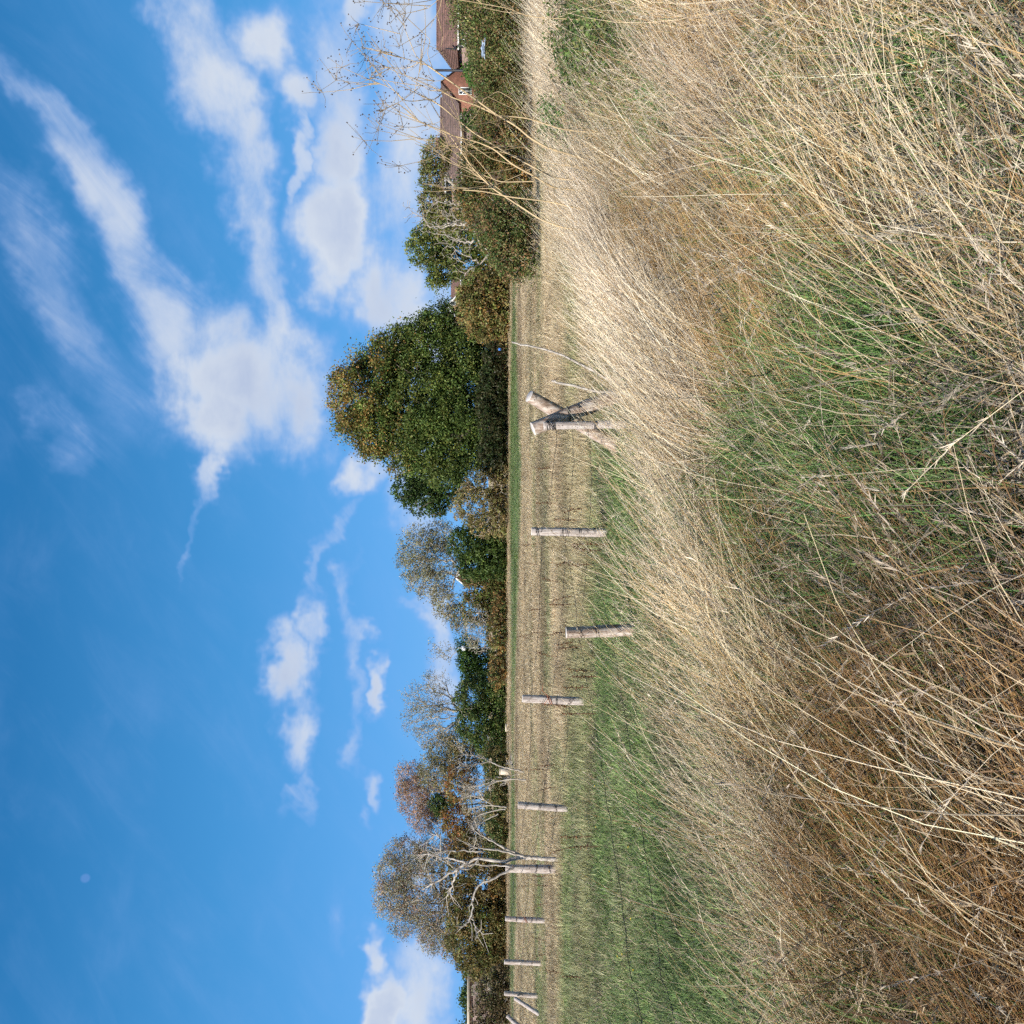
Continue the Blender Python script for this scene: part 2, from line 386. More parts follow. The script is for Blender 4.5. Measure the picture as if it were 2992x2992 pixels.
M['hung_tile'] = mat_brick('hung_tile', (.33, .15, .095), (.24, .11, .075), (.14, .06, .04), .2, .12, .01)
M['pink_brick'] = mat_brick('pink_brick', (.32, .2, .17), (.26, .16, .14), (.34, .28, .24), .22, .075)
M['roof_tile'] = mat_brick('roof_tile', (.25, .135, .105), (.17, .10, .08), (.06, .04, .035), .28, .2, .02)
M['grey_roof'] = mat_brick('grey_roof', (.22, .14, .115), (.16, .11, .095), (.06, .05, .045), .28, .2, .02)

# field material: straw and green from the sheet's own colour, fine relief from noise
mt = bpy.data.materials.new('field_ground'); mt.use_nodes = True; t = NT(mt.node_tree)
c = t.n('ShaderNodeVertexColor', layer_name='col').outputs[0]
pos = t.n('ShaderNodeNewGeometry').outputs['Position']
na = t.n('ShaderNodeTexNoise', {'Vector': pos, 'Scale': 3.0, 'Detail': 9.0, 'Roughness': .7}).outputs['Fac']
nb = t.n('ShaderNodeTexNoise', {'Vector': pos, 'Scale': .45, 'Detail': 6.0, 'Roughness': .6}).outputs['Fac']
f = t.n('ShaderNodeMapRange', {'Value': na, 1: .28, 2: .72, 3: .55, 4: 1.4}).outputs[0]
f2 = t.n('ShaderNodeMapRange', {'Value': nb, 1: .3, 2: .7, 3: .8, 4: 1.2}).outputs[0]
ff = t.math('MULTIPLY', f, f2)
c = t.mix(1.0, c, t.n('ShaderNodeCombineXYZ', {0: ff, 1: ff, 2: ff}).outputs[0], 'MULTIPLY')
bp = t.n('ShaderNodeBump', {'Strength': .8, 'Distance': .06, 'Height': na})
p = t.n('ShaderNodeBsdfPrincipled', {'Base Color': c, 'Roughness': 1.0, 'Specular IOR Level': .05, 'Normal': bp.outputs[0]})
t.n('ShaderNodeOutputMaterial', {0: p.outputs[0]})
M['field'] = mt

# ------------------------------------------------------------------ the ground: one sheet to the horizon
gx = np.concatenate([-np.geomspace(3000, 12, 60), np.linspace(-11.8, 13.8, 150), np.geomspace(14, 3000, 60)])
gx = np.concatenate([-np.geomspace(3000, 60, 22), np.linspace(-59, 59, 260), np.geomspace(60, 3000, 22)])
gy = np.concatenate([-np.geomspace(2500, 4, 14), np.linspace(-3.5, 0, 10), np.geomspace(.12, 130, 420), np.geomspace(132, 3000, 16)])
GX, GY = np.meshgrid(gx, gy)
GZ = ground(GX, GY)
col = fieldcol(GX, GY)
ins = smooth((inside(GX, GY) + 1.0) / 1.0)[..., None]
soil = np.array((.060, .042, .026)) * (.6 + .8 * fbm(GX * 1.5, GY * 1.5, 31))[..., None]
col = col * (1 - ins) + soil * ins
ny, nx = GX.shape
i = (np.arange(ny - 1)[:, None] * nx + np.arange(nx - 1)[None, :])
Q = np.stack([i, i + 1, i + nx + 1, i + nx], -1).reshape(-1, 4)
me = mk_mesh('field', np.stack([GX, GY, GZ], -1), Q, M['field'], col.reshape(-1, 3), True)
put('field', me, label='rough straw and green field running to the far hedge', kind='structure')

# ------------------------------------------------------------------ grass: tuft meshes scattered by geometry nodes
def ribbon_set(P, wdt, side, cols, taper=True):
    """P: (k, n, 3) centre lines, wdt (k,), side (k,3) -> verts, quads, colours"""
    k, n, _ = P.shape
    tp = np.linspace(1, .25, n) if taper else np.ones(n)
    off = side[:, None, :] * (wdt[:, None] * tp[None, :])[:, :, None] * .5
    V = np.stack([P - off, P + off], 2).reshape(-1, 3)        # k, n, 2
    b = (np.arange(k)[:, None] * n + np.arange(n - 1)[None, :]) * 2
    Q = np.stack([b, b + 1, b + 3, b + 2], -1).reshape(-1, 4)
    Cc = np.repeat(cols[:, None, :], n * 2, 1).reshape(-1, 3)
    return V, Q, Cc
def curved(k, n, base, L, az_, inc0, inc1, kink=0):
    """k stems from base, bending from inclination inc0 (from vertical) to inc1 along azimuth az_"""
    s = np.linspace(0, 1, n)
    inc = inc0[:, None] + (inc1 - inc0)[:, None] * s[None, :] ** 1.3
    if kink: inc = inc + R.normal(0, kink, (k, n))
    azz = az_[:, None] + R.normal(0, .06, (k, n)).cumsum(1)
    d = np.stack([np.sin(inc) * np.sin(azz), np.sin(inc) * np.cos(azz), np.cos(inc)], -1)
    st = d * (L / (n - 1))[:, None, None]
    P = np.concatenate([np.zeros((k, 1, 3)), np.cumsum(st[:, :-1], 1)], 1) + base[:, None, :]
    return P, d
def rnd_side(k, d=None):
    v = R.normal(0, 1, (k, 3)); v[:, 2] *= .3
    if d is not None: v -= (v * d).sum(1)[:, None] * d
    return v / (np.linalg.norm(v, axis=1)[:, None] + 1e-9)
def pal(cols, k, jit=.15, wts=None):
    cols = np.array(cols); ix = R.choice(len(cols), k, p=wts)
    return np.clip(cols[ix] * (1 + R.normal(0, jit, (k, 1))), .01, .9)
STRAW = [(.68, .56, .37), (.76, .66, .48), (.58, .44, .26), (.64, .55, .41), (.46, .31, .14)]
BROWN = [(.38, .23, .10), (.30, .18, .085), (.44, .29, .14), (.33, .25, .17), (.23, .15, .09)]
GREY = [(.40, .33, .26), (.50, .43, .34), (.30, .24, .19), (.24, .18, .13)]
GREEN = [(.105, .205, .055), (.14, .245, .065), (.085, .165, .05), (.19, .25, .08)]
def v_cat(parts):
    V = []; Q = []; K = []; n = 0
    for a, b, c_ in parts:
        V.append(a); Q.append(b + n); K.append(c_); n += len(a)
    return np.concatenate(V), np.concatenate(Q), np.concatenate(K)

def stems(k, rad, L0, L1, w0, w1, az0, azs, i0, i1, cols, heads=.6, n=8, both=True):
    base = np.zeros((k, 3)); ang = R.uniform(0, 6.28, k); rr = rad * np.sqrt(R.random(k))
    base[:, 0] = rr * np.cos(ang); base[:, 1] = rr * np.sin(ang); base[:, 2] = -.03
    L = R.uniform(L0, L1, k); azz = R.normal(az0, azs, k)
    P, d = curved(k, n, base, L, azz, R.normal(i0, .16, k), R.normal(i1, .2, k), .03)
    wd = R.uniform(w0, w1, k); cl = pal(cols, k, .14)
    s1 = rnd_side(k, d[:, n // 2]); parts = [ribbon_set(P, wd, s1, cl)]
    if both:
        s2 = np.cross(s1, d[:, n // 2]); parts.append(ribbon_set(P, wd, s2, cl))
    # seed heads: short spikelets in a plume along the last quarter
    hs = np.where(R.random(k) < heads)[0]
    for h in hs:
        m_ = R.integers(20, 34); t_ = R.uniform(.78, 1.0, m_)
        idx = t_ * (n - 1); i_ = np.minimum(idx.astype(int), n - 2); fr = (idx - i_)[:, None]
        b = P[h, i_] * (1 - fr) + P[h, i_ + 1] * fr
        dd = d[h, i_] + R.normal(0, .30, (m_, 3)); dd /= np.linalg.norm(dd, axis=1)[:, None]
        ll = R.uniform(.010, .026, m_) * (1.25 - (t_ - .78))
        PP = np.stack([b, b + dd * ll[:, None] * .5, b + dd * ll[:, None]], 1)
        parts.append(ribbon_set(PP, np.full(m_, R.uniform(.0022, .0034)), rnd_side(m_, dd), pal([(.58, .49, .37), (.48, .40, .30), (.66, .57, .43)], m_, .12)))
    return v_cat(parts)
def litter(k, rad, L0, L1, w0, w1, cols, h=.18, n=4):
    base = np.zeros((k, 3)); base[:, :2] = R.normal(0, rad * .6, (k, 2)); base[:, 2] = np.abs(R.normal(0, h * .6, k))
    P, d = curved(k, n, base, R.uniform(L0, L1, k), R.uniform(0, 6.28, k), R.normal(1.25, .35, k), R.normal(1.6, .4, k), .18)
    P[:, :, 2] = np.maximum(P[:, :, 2], .004)
    return ribbon_set(P, R.uniform(w0, w1, k), rnd_side(k, d[:, 1]), pal(cols, k, .2))
def blades(k, rad, L0, L1, w0, w1, cols, i0=.25, i1=1.1, n=5, az0=0, azs=9):
    base = np.zeros((k, 3)); base[:, :2] = R.normal(0, rad * .5, (k, 2)); base[:, 2] = -.01
    azz = R.normal(az0, azs, k)
    P, d = curved(k, n, base, R.uniform(L0, L1, k), azz, np.abs(R.normal(i0, .2, k)), R.normal(i1, .35, k))
    P[:, :, 2] = np.maximum(P[:, :, 2], 0)
    sd_ = np.stack([np.cos(azz), -np.sin(azz), np.zeros(k)], -1)
    return ribbon_set(P, R.uniform(w0, w1, k), sd_, pal(cols, k, .2))

def variants(name, fn, cnt):
    """source meshes kept out of the scene; only the scattered copies are seen"""
    colln = bpy.data.collections.new(name)
    for q in range(cnt):
        V, Qd, K = fn()
        o = bpy.data.objects.new('%s_source_%02d' % (name, q), mk_mesh(name, V, Qd, M['grass'], K)); colln.objects.link(o)
    return colln
def scatter(name, colln, pts, rotz, scl, tint, label, tilt=None, cnt=4):
    n = len(pts)
    rot = np.zeros((n, 3)); rot[:, 2] = rotz
    if tilt is not None: rot[:, 0] = R.normal(0, tilt, n); rot[:, 1] = R.normal(0, tilt, n)
    tn = np.ones((n, 4)); tn[:, :3] = tint
    s3 = np.repeat(np.asarray(scl).reshape(-1, 1), 3, 1) if np.ndim(scl) == 1 else scl
    me = mk_mesh(name, pts, [], M['grass'], attrs={'rot': ('FLOAT_VECTOR', rot), 'scl': ('FLOAT_VECTOR', s3), 'tint': ('FLOAT_COLOR', tn),
                 'vid': ('INT', R.integers(0, cnt, n))})
    o = put(name, me, label=label, cat='grass', kind='stuff')
    g = bpy.data.node_groups.new(name, 'GeometryNodeTree')
    g.interface.new_socket('Geometry', in_out='INPUT', socket_type='NodeSocketGeometry')
    g.interface.new_socket('Geometry', in_out='OUTPUT', socket_type='NodeSocketGeometry')
    N = g.nodes.new; Lk = g.links.new
    gi = N('NodeGroupInput'); go = N('NodeGroupOutput')
    ci = N('GeometryNodeCollectionInfo'); ci.inputs[0].default_value = colln; ci.inputs[1].default_value = True; ci.inputs[2].default_value = True
    ip = N('GeometryNodeInstanceOnPoints'); ip.inputs['Pick Instance'].default_value = True
    def na_(nm, ty):
        a = N('GeometryNodeInputNamedAttribute'); a.data_type = ty; a.inputs[0].default_value = nm; return a.outputs[0]
    Lk(gi.outputs[0], ip.inputs['Points']); Lk(ci.outputs[0], ip.inputs['Instance'])
    Lk(na_('vid', 'INT'), ip.inputs['Instance Index'])
    er = N('FunctionNodeEulerToRotation'); Lk(na_('rot', 'FLOAT_VECTOR'), er.inputs[0]); Lk(er.outputs[0], ip.inputs['Rotation'])
    Lk(na_('scl', 'FLOAT_VECTOR'), ip.inputs['Scale'])
    Lk(ip.outputs[0], go.inputs[0])
    md = o.modifiers.new('scatter', 'NODES'); md.node_group = g
    return o
def sample(n, a0, a1, z0, z1, power=1.0):
    """points spread over the wedge in view; power 1 = even per square metre, 0 = even per depth"""
    a = R.uniform(a0, a1, n)
    u = R.random(n); e = power + 1
    if abs(e) < 1e-6: z = z0 * (z1 / z0) ** u
    else: z = (z0 ** e + u * (z1 ** e - z0 ** e)) ** (1 / e)
    return a * z, z

LEAN = math.pi / 2            # azimuth of +X: the wind has laid the grass over to the right
near_v = variants('tall_stems', lambda: stems(11, .12, .85, 1.55, .0028, .0050, LEAN - .05, .42, .40, 1.30, STRAW, .45), 8)
wisp_v = variants('wisps', lambda: stems(7, .3, 1.1, 1.8, .006, .009, LEAN, .3, .35, 1.15, [(.70, .58, .38), (.76, .66, .46)], .4, 8, False), 4)
far_v = variants('far_stems', lambda: stems(34, .22, .6, 1.2, .0055, .009, LEAN, .34, .5, 1.3, [(.72, .60, .42), (.80, .70, .53), (.62, .49, .31), (.68, .58, .43), (.40, .28, .15)], .25, 6, False), 6)
brown_v = variants('brown_stems', lambda: v_cat([stems(40, .09, .4, .8, .0028, .005, LEAN, .22, .75, 1.35, [(.50, .33, .14), (.44, .28, .12), (.56, .40, .20), (.36, .22, .10)], 0, 6)]), 4)
wild_v = variants('crossed_stems', lambda: v_cat([stems(8, .16, .5, 1.1, .0022, .0036, 0, 3, .7, 1.4, STRAW + GREY, .35)]), 6)
tang_v = variants('tangle', lambda: v_cat([stems(34, .20, .22, .62, .0020, .0036, LEAN, 1.3, .55, 1.55, STRAW + GREY + BROWN[:2] + STRAW, .22, 6, False)]), 7)
lit_v = variants('litter', lambda: v_cat([litter(50, .22, .10, .42, .0022, .0045, BROWN + GREY + STRAW[2:]), litter(18, .22, .12, .30, .004, .007, BROWN + GREY[:2] + [(.52, .42, .28)], .22, 5)]), 6)
grn_v = variants('green_blades', lambda: blades(46, .14, .14, .40, .0035, .007, GREEN), 5)
fs_v = variants('field_straw', lambda: blades(60, .26, .08, .34, .005, .010, [(.53, .42, .26), (.45, .35, .21), (.59, .49, .33), (.33, .24, .14), (.37, .32, .18)], .25, .9, 4), 5)
fg_v = variants('field_green', lambda: blades(60, .26, .07, .24, .006, .011, [(.12, .20, .055), (.16, .24, .065), (.10, .16, .045), (.20, .24, .09), (.28, .26, .14)], .3, 1.2, 4), 5)

# --- on the bank
def near_patch(x, y, spots):
    r_ = np.zeros(len(x))
    for (py, pv, ry, rv) in spots:
        Z_ = 1.48 * FPX / (pv - HZ); X_ = (1496 - py) / FPX * Z_; dz = rv * Z_ * Z_ / (1.48 * FPX); dx = ry * Z_ / FPX
        r_ = np.maximum(r_, smooth(1.5 - np.hypot((x - X_) / dx, (y - Z_) / dz)))
    return r_
GP = [(1420, 2150, 150, 150), (1330, 2330, 180, 200), (1250, 2780, 300, 230), (950, 2450, 150, 180), (700, 2120, 60, 60), (130, 2850, 190, 150), (480, 2350, 90, 200), (1950, 2880, 120, 90), (2420, 2750, 110, 120), (360, 1960, 90, 90), (130, 2500, 80, 200), (1850, 2560, 90, 90), (60, 2890, 110, 80), (150, 2790, 70, 55), (290, 2890, 60, 50), (1035, 2750, 55, 45), (1290, 2800, 60, 50), (1540, 2800, 55, 45), (1180, 2890, 50, 40), (900, 2920, 50, 40)]
KP = [(1845, 1850, 32, 75), (1552, 1735, 26, 60), (1225, 1770, 75, 45), (2052, 1700, 30, 30)]      # trampled round the posts
def hides(x, y, h, lean, spots):
    """grass that would hang over these clearings of the bank"""
    px = x + lean; pz = ground(x, y) + h; r_ = np.zeros(len(x))
    cy_, sy_ = math.cos(PITCH), math.sin(PITCH)
    dep = y * cy_ - (pz - EYE) * sy_; up_ = y * sy_ + (pz - EYE) * cy_
    ry_ = 1496 - px / dep * FPX; rv_ = 1496 - up_ / dep * FPX
    for (py, pv, ey, ev) in spots: r_ = np.maximum(r_, smooth(1.6 - np.hypot((ry_ - py) / ey, (rv_ - pv) / ev)))
    return r_
BP = [(60, 1760, 120, 70), (180, 1800, 90, 80), (100, 1860, 120, 70), (370, 1715, 70, 50), (250, 1850, 80, 70), (440, 1740, 60, 40)]
def bank_pts(n, z0, z1, power, margin=0.0, a0=-.66, a1=.66):
    x, y = sample(n, a0, a1, z0, z1, power)
    d = inside(x, y); k = d > margin
    return x[k], y[k], d[k]
def near_left_brown(x, y):  # mask for a darker, browner tint towards the near left of the bank
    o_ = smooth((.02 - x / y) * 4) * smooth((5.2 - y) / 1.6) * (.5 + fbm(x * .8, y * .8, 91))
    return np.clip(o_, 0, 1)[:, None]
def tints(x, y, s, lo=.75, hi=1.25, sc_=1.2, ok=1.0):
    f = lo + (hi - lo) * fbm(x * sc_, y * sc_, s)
    return (1 - ok * near_left_brown(x, y) * np.array((.36, .45, .55))) * np.stack([f, f * (.97 + .06 * fbm(x, y, s + 1)), f * (.9 + .2 * fbm(x, y, s + 2))], -1)
x, y, d = bank_pts(5600, 1.3, 26, .2)
k = R.random(len(x)) > .75 * hides(x, y, .03, 0, GP)
x, y = x[k], y[k]
z = ground(x, y)
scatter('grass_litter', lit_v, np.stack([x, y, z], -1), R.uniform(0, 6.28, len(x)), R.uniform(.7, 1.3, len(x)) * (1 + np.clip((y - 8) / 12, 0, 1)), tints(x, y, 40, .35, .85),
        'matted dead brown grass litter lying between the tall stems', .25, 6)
x, y, d = bank_pts(26000, 1.3, 24, .3)
gm = fbm(x * .55, y * .55, 51)
gp = hides(x, y, .08, 0, GP)
k = R.random(len(x)) < np.clip((gm - .50) * 6 + gp * 2.5, .08, 1)
x, y = x[k], y[k]
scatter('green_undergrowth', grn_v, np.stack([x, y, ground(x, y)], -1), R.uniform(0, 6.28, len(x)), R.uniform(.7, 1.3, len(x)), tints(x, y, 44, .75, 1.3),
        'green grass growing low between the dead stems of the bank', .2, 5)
LOWP = [(120, 1830, 330, 150), (330, 2050, 260, 170), (60, 2150, 200, 150)]
x, y, d = bank_pts(4300, 1.8, 12, .7, .1)
tus = smooth((fbm(x * .95, y * .95, 61, 2) - .36) * 3.2)            # tussocks and the hollows between them
low = near_patch(x, y, LOWP)
k = (R.random(len(x)) < .12 + .88 * tus) & (R.random(len(x)) > .97 * hides(x, y, .35, .25, GP)) & (R.random(len(x)) > .9 * hides(x, y, .6, .55, GP)) & (R.random(len(x)) > .9 * hides(x, y, .4, .3, BP)) & (R.random(len(x)) > .8 * low) & (R.random(len(x)) > .8 * hides(x, y, .45, .35, KP))
x, y, tus, low = x[k], y[k], tus[k], low[k]
swing = (fbm(x * .35, y * .35, 62) - .5) * 1.7
sc1 = (.42 + .42 * tus) * R.uniform(.75, 1.2, len(x)); lng = R.random(len(x)) < .16; sc1[lng] *= 1.45; sc1 *= 1 - .35 * low
edge = smooth(1 - (np.interp(x / y, BA, BZ) - y) / 2.6) * np.interp(x / y, [-.4, -.05, .1], [.6, .8, 1]); sc1 = np.maximum(sc1, R.uniform(.62, .95, len(x)) * edge * (1 - low))
sc1 = np.minimum(sc1, np.where(x / y < .1, .92, 1.1))
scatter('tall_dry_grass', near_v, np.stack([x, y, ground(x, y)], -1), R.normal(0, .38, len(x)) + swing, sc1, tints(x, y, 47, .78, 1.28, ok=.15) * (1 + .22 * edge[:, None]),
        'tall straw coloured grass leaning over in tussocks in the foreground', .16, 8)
x, y, d = bank_pts(5200, 1.4, 14, .55, 0)
k = (R.random(len(x)) > .93 * hides(x, y, .15, .1, GP)) & (R.random(len(x)) > .9 * hides(x, y, .15, .1, BP)) & (R.random(len(x)) < .35 + .65 * smooth((fbm(x * 1.3, y * 1.3, 81, 2) - .3) * 3)); x, y = x[k], y[k]
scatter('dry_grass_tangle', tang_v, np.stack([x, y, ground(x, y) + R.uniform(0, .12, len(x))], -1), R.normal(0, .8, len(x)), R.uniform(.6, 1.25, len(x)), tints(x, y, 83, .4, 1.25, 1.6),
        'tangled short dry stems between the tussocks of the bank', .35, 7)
x, y, d = bank_pts(2600, 1.6, 10, .7, .2)
k = (fbm(x * .9, y * .9, 71) > np.where(x / y > .1, .42, .50)) & (R.random(len(x)) > .9 * hides(x, y, .3, .2, GP + BP)); x, y = x[k], y[k]
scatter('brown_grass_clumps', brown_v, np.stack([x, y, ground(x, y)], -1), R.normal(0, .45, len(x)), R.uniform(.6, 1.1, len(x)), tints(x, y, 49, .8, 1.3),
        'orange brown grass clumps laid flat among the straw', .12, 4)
x, y, d = bank_pts(1500, 1.5, 12, .6, .1)
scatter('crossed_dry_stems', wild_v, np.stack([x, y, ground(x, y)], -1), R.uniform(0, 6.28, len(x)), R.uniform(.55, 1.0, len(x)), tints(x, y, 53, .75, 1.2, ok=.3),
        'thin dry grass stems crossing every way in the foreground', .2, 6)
# the pale crest, from the middle of the bank away to the right
x, y, d = bank_pts(15000, 5.5, 30, .7, -.3, -.5, .75)
a_ = x / y; wdt = np.interp(a_, [-.5, -.1, .05, .2, .5], [.9, 1.4, 2.2, 4.0, 7.5])
k = (R.random(len(x)) < np.where(d < wdt, np.interp(a_, [-.5, -.15, .05], [.16, .4, 1.0]), .05)) & (R.random(len(x)) > .97 * near_patch(x, y, BP + LOWP)) & (R.random(len(x)) > .97 * hides(x, y, .4, .3, BP)) & (R.random(len(x)) > .85 * hides(x, y, .5, .35, KP))
x, y, a_ = x[k], y[k], a_[k]
scatter('pale_crest_grass', far_v, np.stack([x, y, ground(x, y)], -1), R.normal(0, .3, len(x)) + (fbm(x * .3, y * .3, 63) - .5) * .8, R.uniform(.55, .98, len(x)) * np.interp(a_, [-.4, .1], [.75, 1]), tints(x, y, 57, .86, 1.2, .5),
        'pale sunlit grass along the crest of the bank', .12, 6)
# long wisps standing above the crest
x, y = sample(300, -.05, .58, 9, 21, .35); d = inside(x, y)
k = (x / y > .1) & (d > -.3) & (d < 2.5 + 8 * np.clip(x / y - .1, 0, .4)); x, y = x[k], y[k]
scatter('crest_wisps', wisp_v, np.stack([x, y, ground(x, y)], -1), R.normal(0, .25, len(x)), R.uniform(.55, 1.0, len(x)) * np.interp(x / y, [-.4, .1, .3], [.7, .75, 1.0]), tints(x, y, 66, .9, 1.15),
        'long pale grass wisps leaning out above the crest of the bank', .06, 4)

# --- out in the field
x, y = sample(60000, -.72, .62, 5, 100, -.2)
k = inside(x, y) < .4
x, y = x[k], y[k]
g = greenness(x, y)
isg = R.random(len(x)) < np.clip(g * 1.15 - .05, 0, 1)
for sel, vv, nm, lb in ((~isg, fs_v, 'field_straw', 'short dry straw coloured grass of the field'), (isg, fg_v, 'field_green', 'short green grass of the field and its green strip')):
    xs, ys = x[sel], y[sel]
    sc_h = R.uniform(.6, 1.25, len(xs)) * (.55 if nm == 'field_green' else .8) * np.interp(ys, [5, 20, 35, 60, 100], [1, 1.0, .55, .4, .5])
    s3 = np.stack([np.interp(ys, [5, 25, 100], [1, 1.4, 3.2])] * 2 + [sc_h], -1)
    s3[:, 0] *= 1; 
    cc = fieldcol(xs, ys); cc = cc / (np.array((.13, .185, .052)) if nm == 'field_green' else np.array((.42, .33, .205)))
    cc = np.clip(cc * (1.04 if nm == 'field_straw' else 1), .6, 1.5) * R.uniform(.8, 1.2, (len(xs), 1))
    scatter(nm, vv, np.stack([xs, ys, ground(xs, ys)], -1), R.uniform(0, 6.28, len(xs)), s3, cc, lb, .1, 5)

# ------------------------------------------------------------------ leaves, branches, trees
def leafmesh(cen, per, cr, size, pals, wts=None, top=None, flat=.75, seed=0):
    """clumps of leaf faces; top = (palette, z0, z1) mixes a second palette in with height"""
    n = len(cen); cr = np.broadcast_to(np.asarray(cr, float), (n,))
    c = np.repeat(cen, per, 0); N = len(c)
    off = R.normal(0, 1, (N, 3)); off *= (np.repeat(cr, per) * .5)[:, None]; off[:, 2] *= flat
    c = c + off
    pc = np.array(pals); ix = R.choice(len(pc), n, p=wts); ix = np.repeat(ix, per)
    sw = R.random(N) < .3; ix[sw] = R.choice(len(pc), sw.sum(), p=wts)
    colr = pc[ix]
    if top is not None:
        tp = np.array(top[0]); t_ = np.clip((np.repeat(cen[:, 2], per) - top[1]) / (top[2] - top[1]), 0, 1) * top[3]
        cn = np.repeat(R.random(n), per); pk = (cn * .7 + R.random(N) * .3) < t_
        colr[pk] = tp[R.choice(len(tp), pk.sum())]
    colr = colr * (1 + R.normal(0, .14, (N, 1))) * np.repeat(np.clip(R.normal(1, .22, n), .5, 1.6), per)[:, None]
    a = R.normal(0, 1, (N, 3)); a /= np.linalg.norm(a, axis=1)[:, None]
    b = np.cross(a, R.normal(0, 1, (N, 3))); b /= np.linalg.norm(b, axis=1)[:, None]
    s = (size * R.uniform(.6, 1.25, N))[:, None]
    V = np.stack([c - a * s * .5, c + b * s * .32 + a * s * .05, c + a * s * .5, c - b * s * .32 + a * s * .05], 1).reshape(-1, 3)
    Q = np.arange(N * 4).reshape(-1, 4)
    return V, Q, np.repeat(np.clip(colr, .01, .9), 4, 0)

def lobe_points(lobes, Z, n, r0=.55, depth=.8, rmax=1.0):
    """random points in the shell of a union of ellipsoids given in photograph pixels"""
    ar = np.array([l[2] * l[3] for l in lobes], float); ix = R.choice(len(lobes), n, p=ar / ar.sum())
    d = R.normal(0, 1, (n, 3)); d /= np.linalg.norm(d, axis=1)[:, None]
    r = (R.uniform(r0 ** 3, rmax, n)) ** (1 / 3)
    L = np.array(lobes, float)[ix]; k = Z / FPX
    cen = np.array([at(l[0], l[1], Z) for l in lobes])[ix]
    rad = np.stack([L[:, 2] * k, (L[:, 2] + L[:, 3]) * .5 * k * depth, L[:, 3] * k], -1)
    return cen + d * r[:, None] * rad
def skeleton(base, cx, targets, wpath=.25, trunk_h=.5, wob=.06, steps=4):
    """each target is joined to the nearest grown point: forks like a real crown"""
    top = np.array((cx[0], cx[1], base[2] + (cx[2] - base[2]) * trunk_h))
    nodes = [base + (top - base) * t_ + np.array((R.normal(0, wob), R.normal(0, wob), 0)) * (t_ > 0) for t_ in np.linspace(0, 1, 5)]
    par = [-1, 0, 1, 2, 3]; pl = [0] + [float(np.linalg.norm(nodes[i] - base)) for i in range(1, 5)]
    order = np.argsort(np.linalg.norm(targets - base, axis=1))
    P = np.array(nodes); PL = np.array(pl)
    chains = [[0, 1, 2, 3, 4]]
    for ti in order:
        T = targets[ti]; dv = T - P; D = np.linalg.norm(dv, axis=1)
        cost = D + wpath * PL + 1.2 * np.maximum(0, P[:, 2] - T[2]) + (np.arange(len(P)) == 0) * 3
        j = int(np.argmin(cost)); S = P[j]; dd = T - S; ln = D[j]
        if ln < .05: continue
        q = []
        for t_ in np.linspace(0, 1, steps + 1)[1:]:
            p_ = S + dd * t_; p_ = p_ + np.array((0, 0, 1)) * ln * .10 * math.sin(math.pi * t_) + R.normal(0, wob * .35 * ln, 3) * (t_ < 1)
            q.append(p_)
        k0 = len(P); P = np.concatenate([P, q]); PL = np.concatenate([PL, PL[j] + ln * np.linspace(0, 1, steps + 1)[1:]])
        par += [j] + list(range(k0, k0 + steps - 1)); chains.append([j] + list(range(k0, k0 + steps)))
    w_ = np.zeros(len(P)); ends = np.ones(len(P), bool)
    for c_ in chains: w_[c_[-1]] += 1
    for i in range(len(P) - 1, 0, -1): w_[par[i]] += w_[i]
    return P, chains, w_
def branch_mesh(name, P, chains, w_, rtrunk, mat, sides=5, rtip=None, power=.5, origin=None):
    b = MB(); w0 = w_[0]
    r = rtrunk * (np.maximum(w_, 1) / w0) ** power
    if rtip: r = np.maximum(r, rtip)
    for c_ in chains:
        rr = r[c_].copy()
        if c_[0] != 0: rr[0] = min(rr[0], rr[1] * 1.3)
        rr[-1] *= .6
        b.tube(P[c_], rr, sides if rr.max() > rtrunk * .12 else 3)
    return b.mesh(name, mat, True, origin)

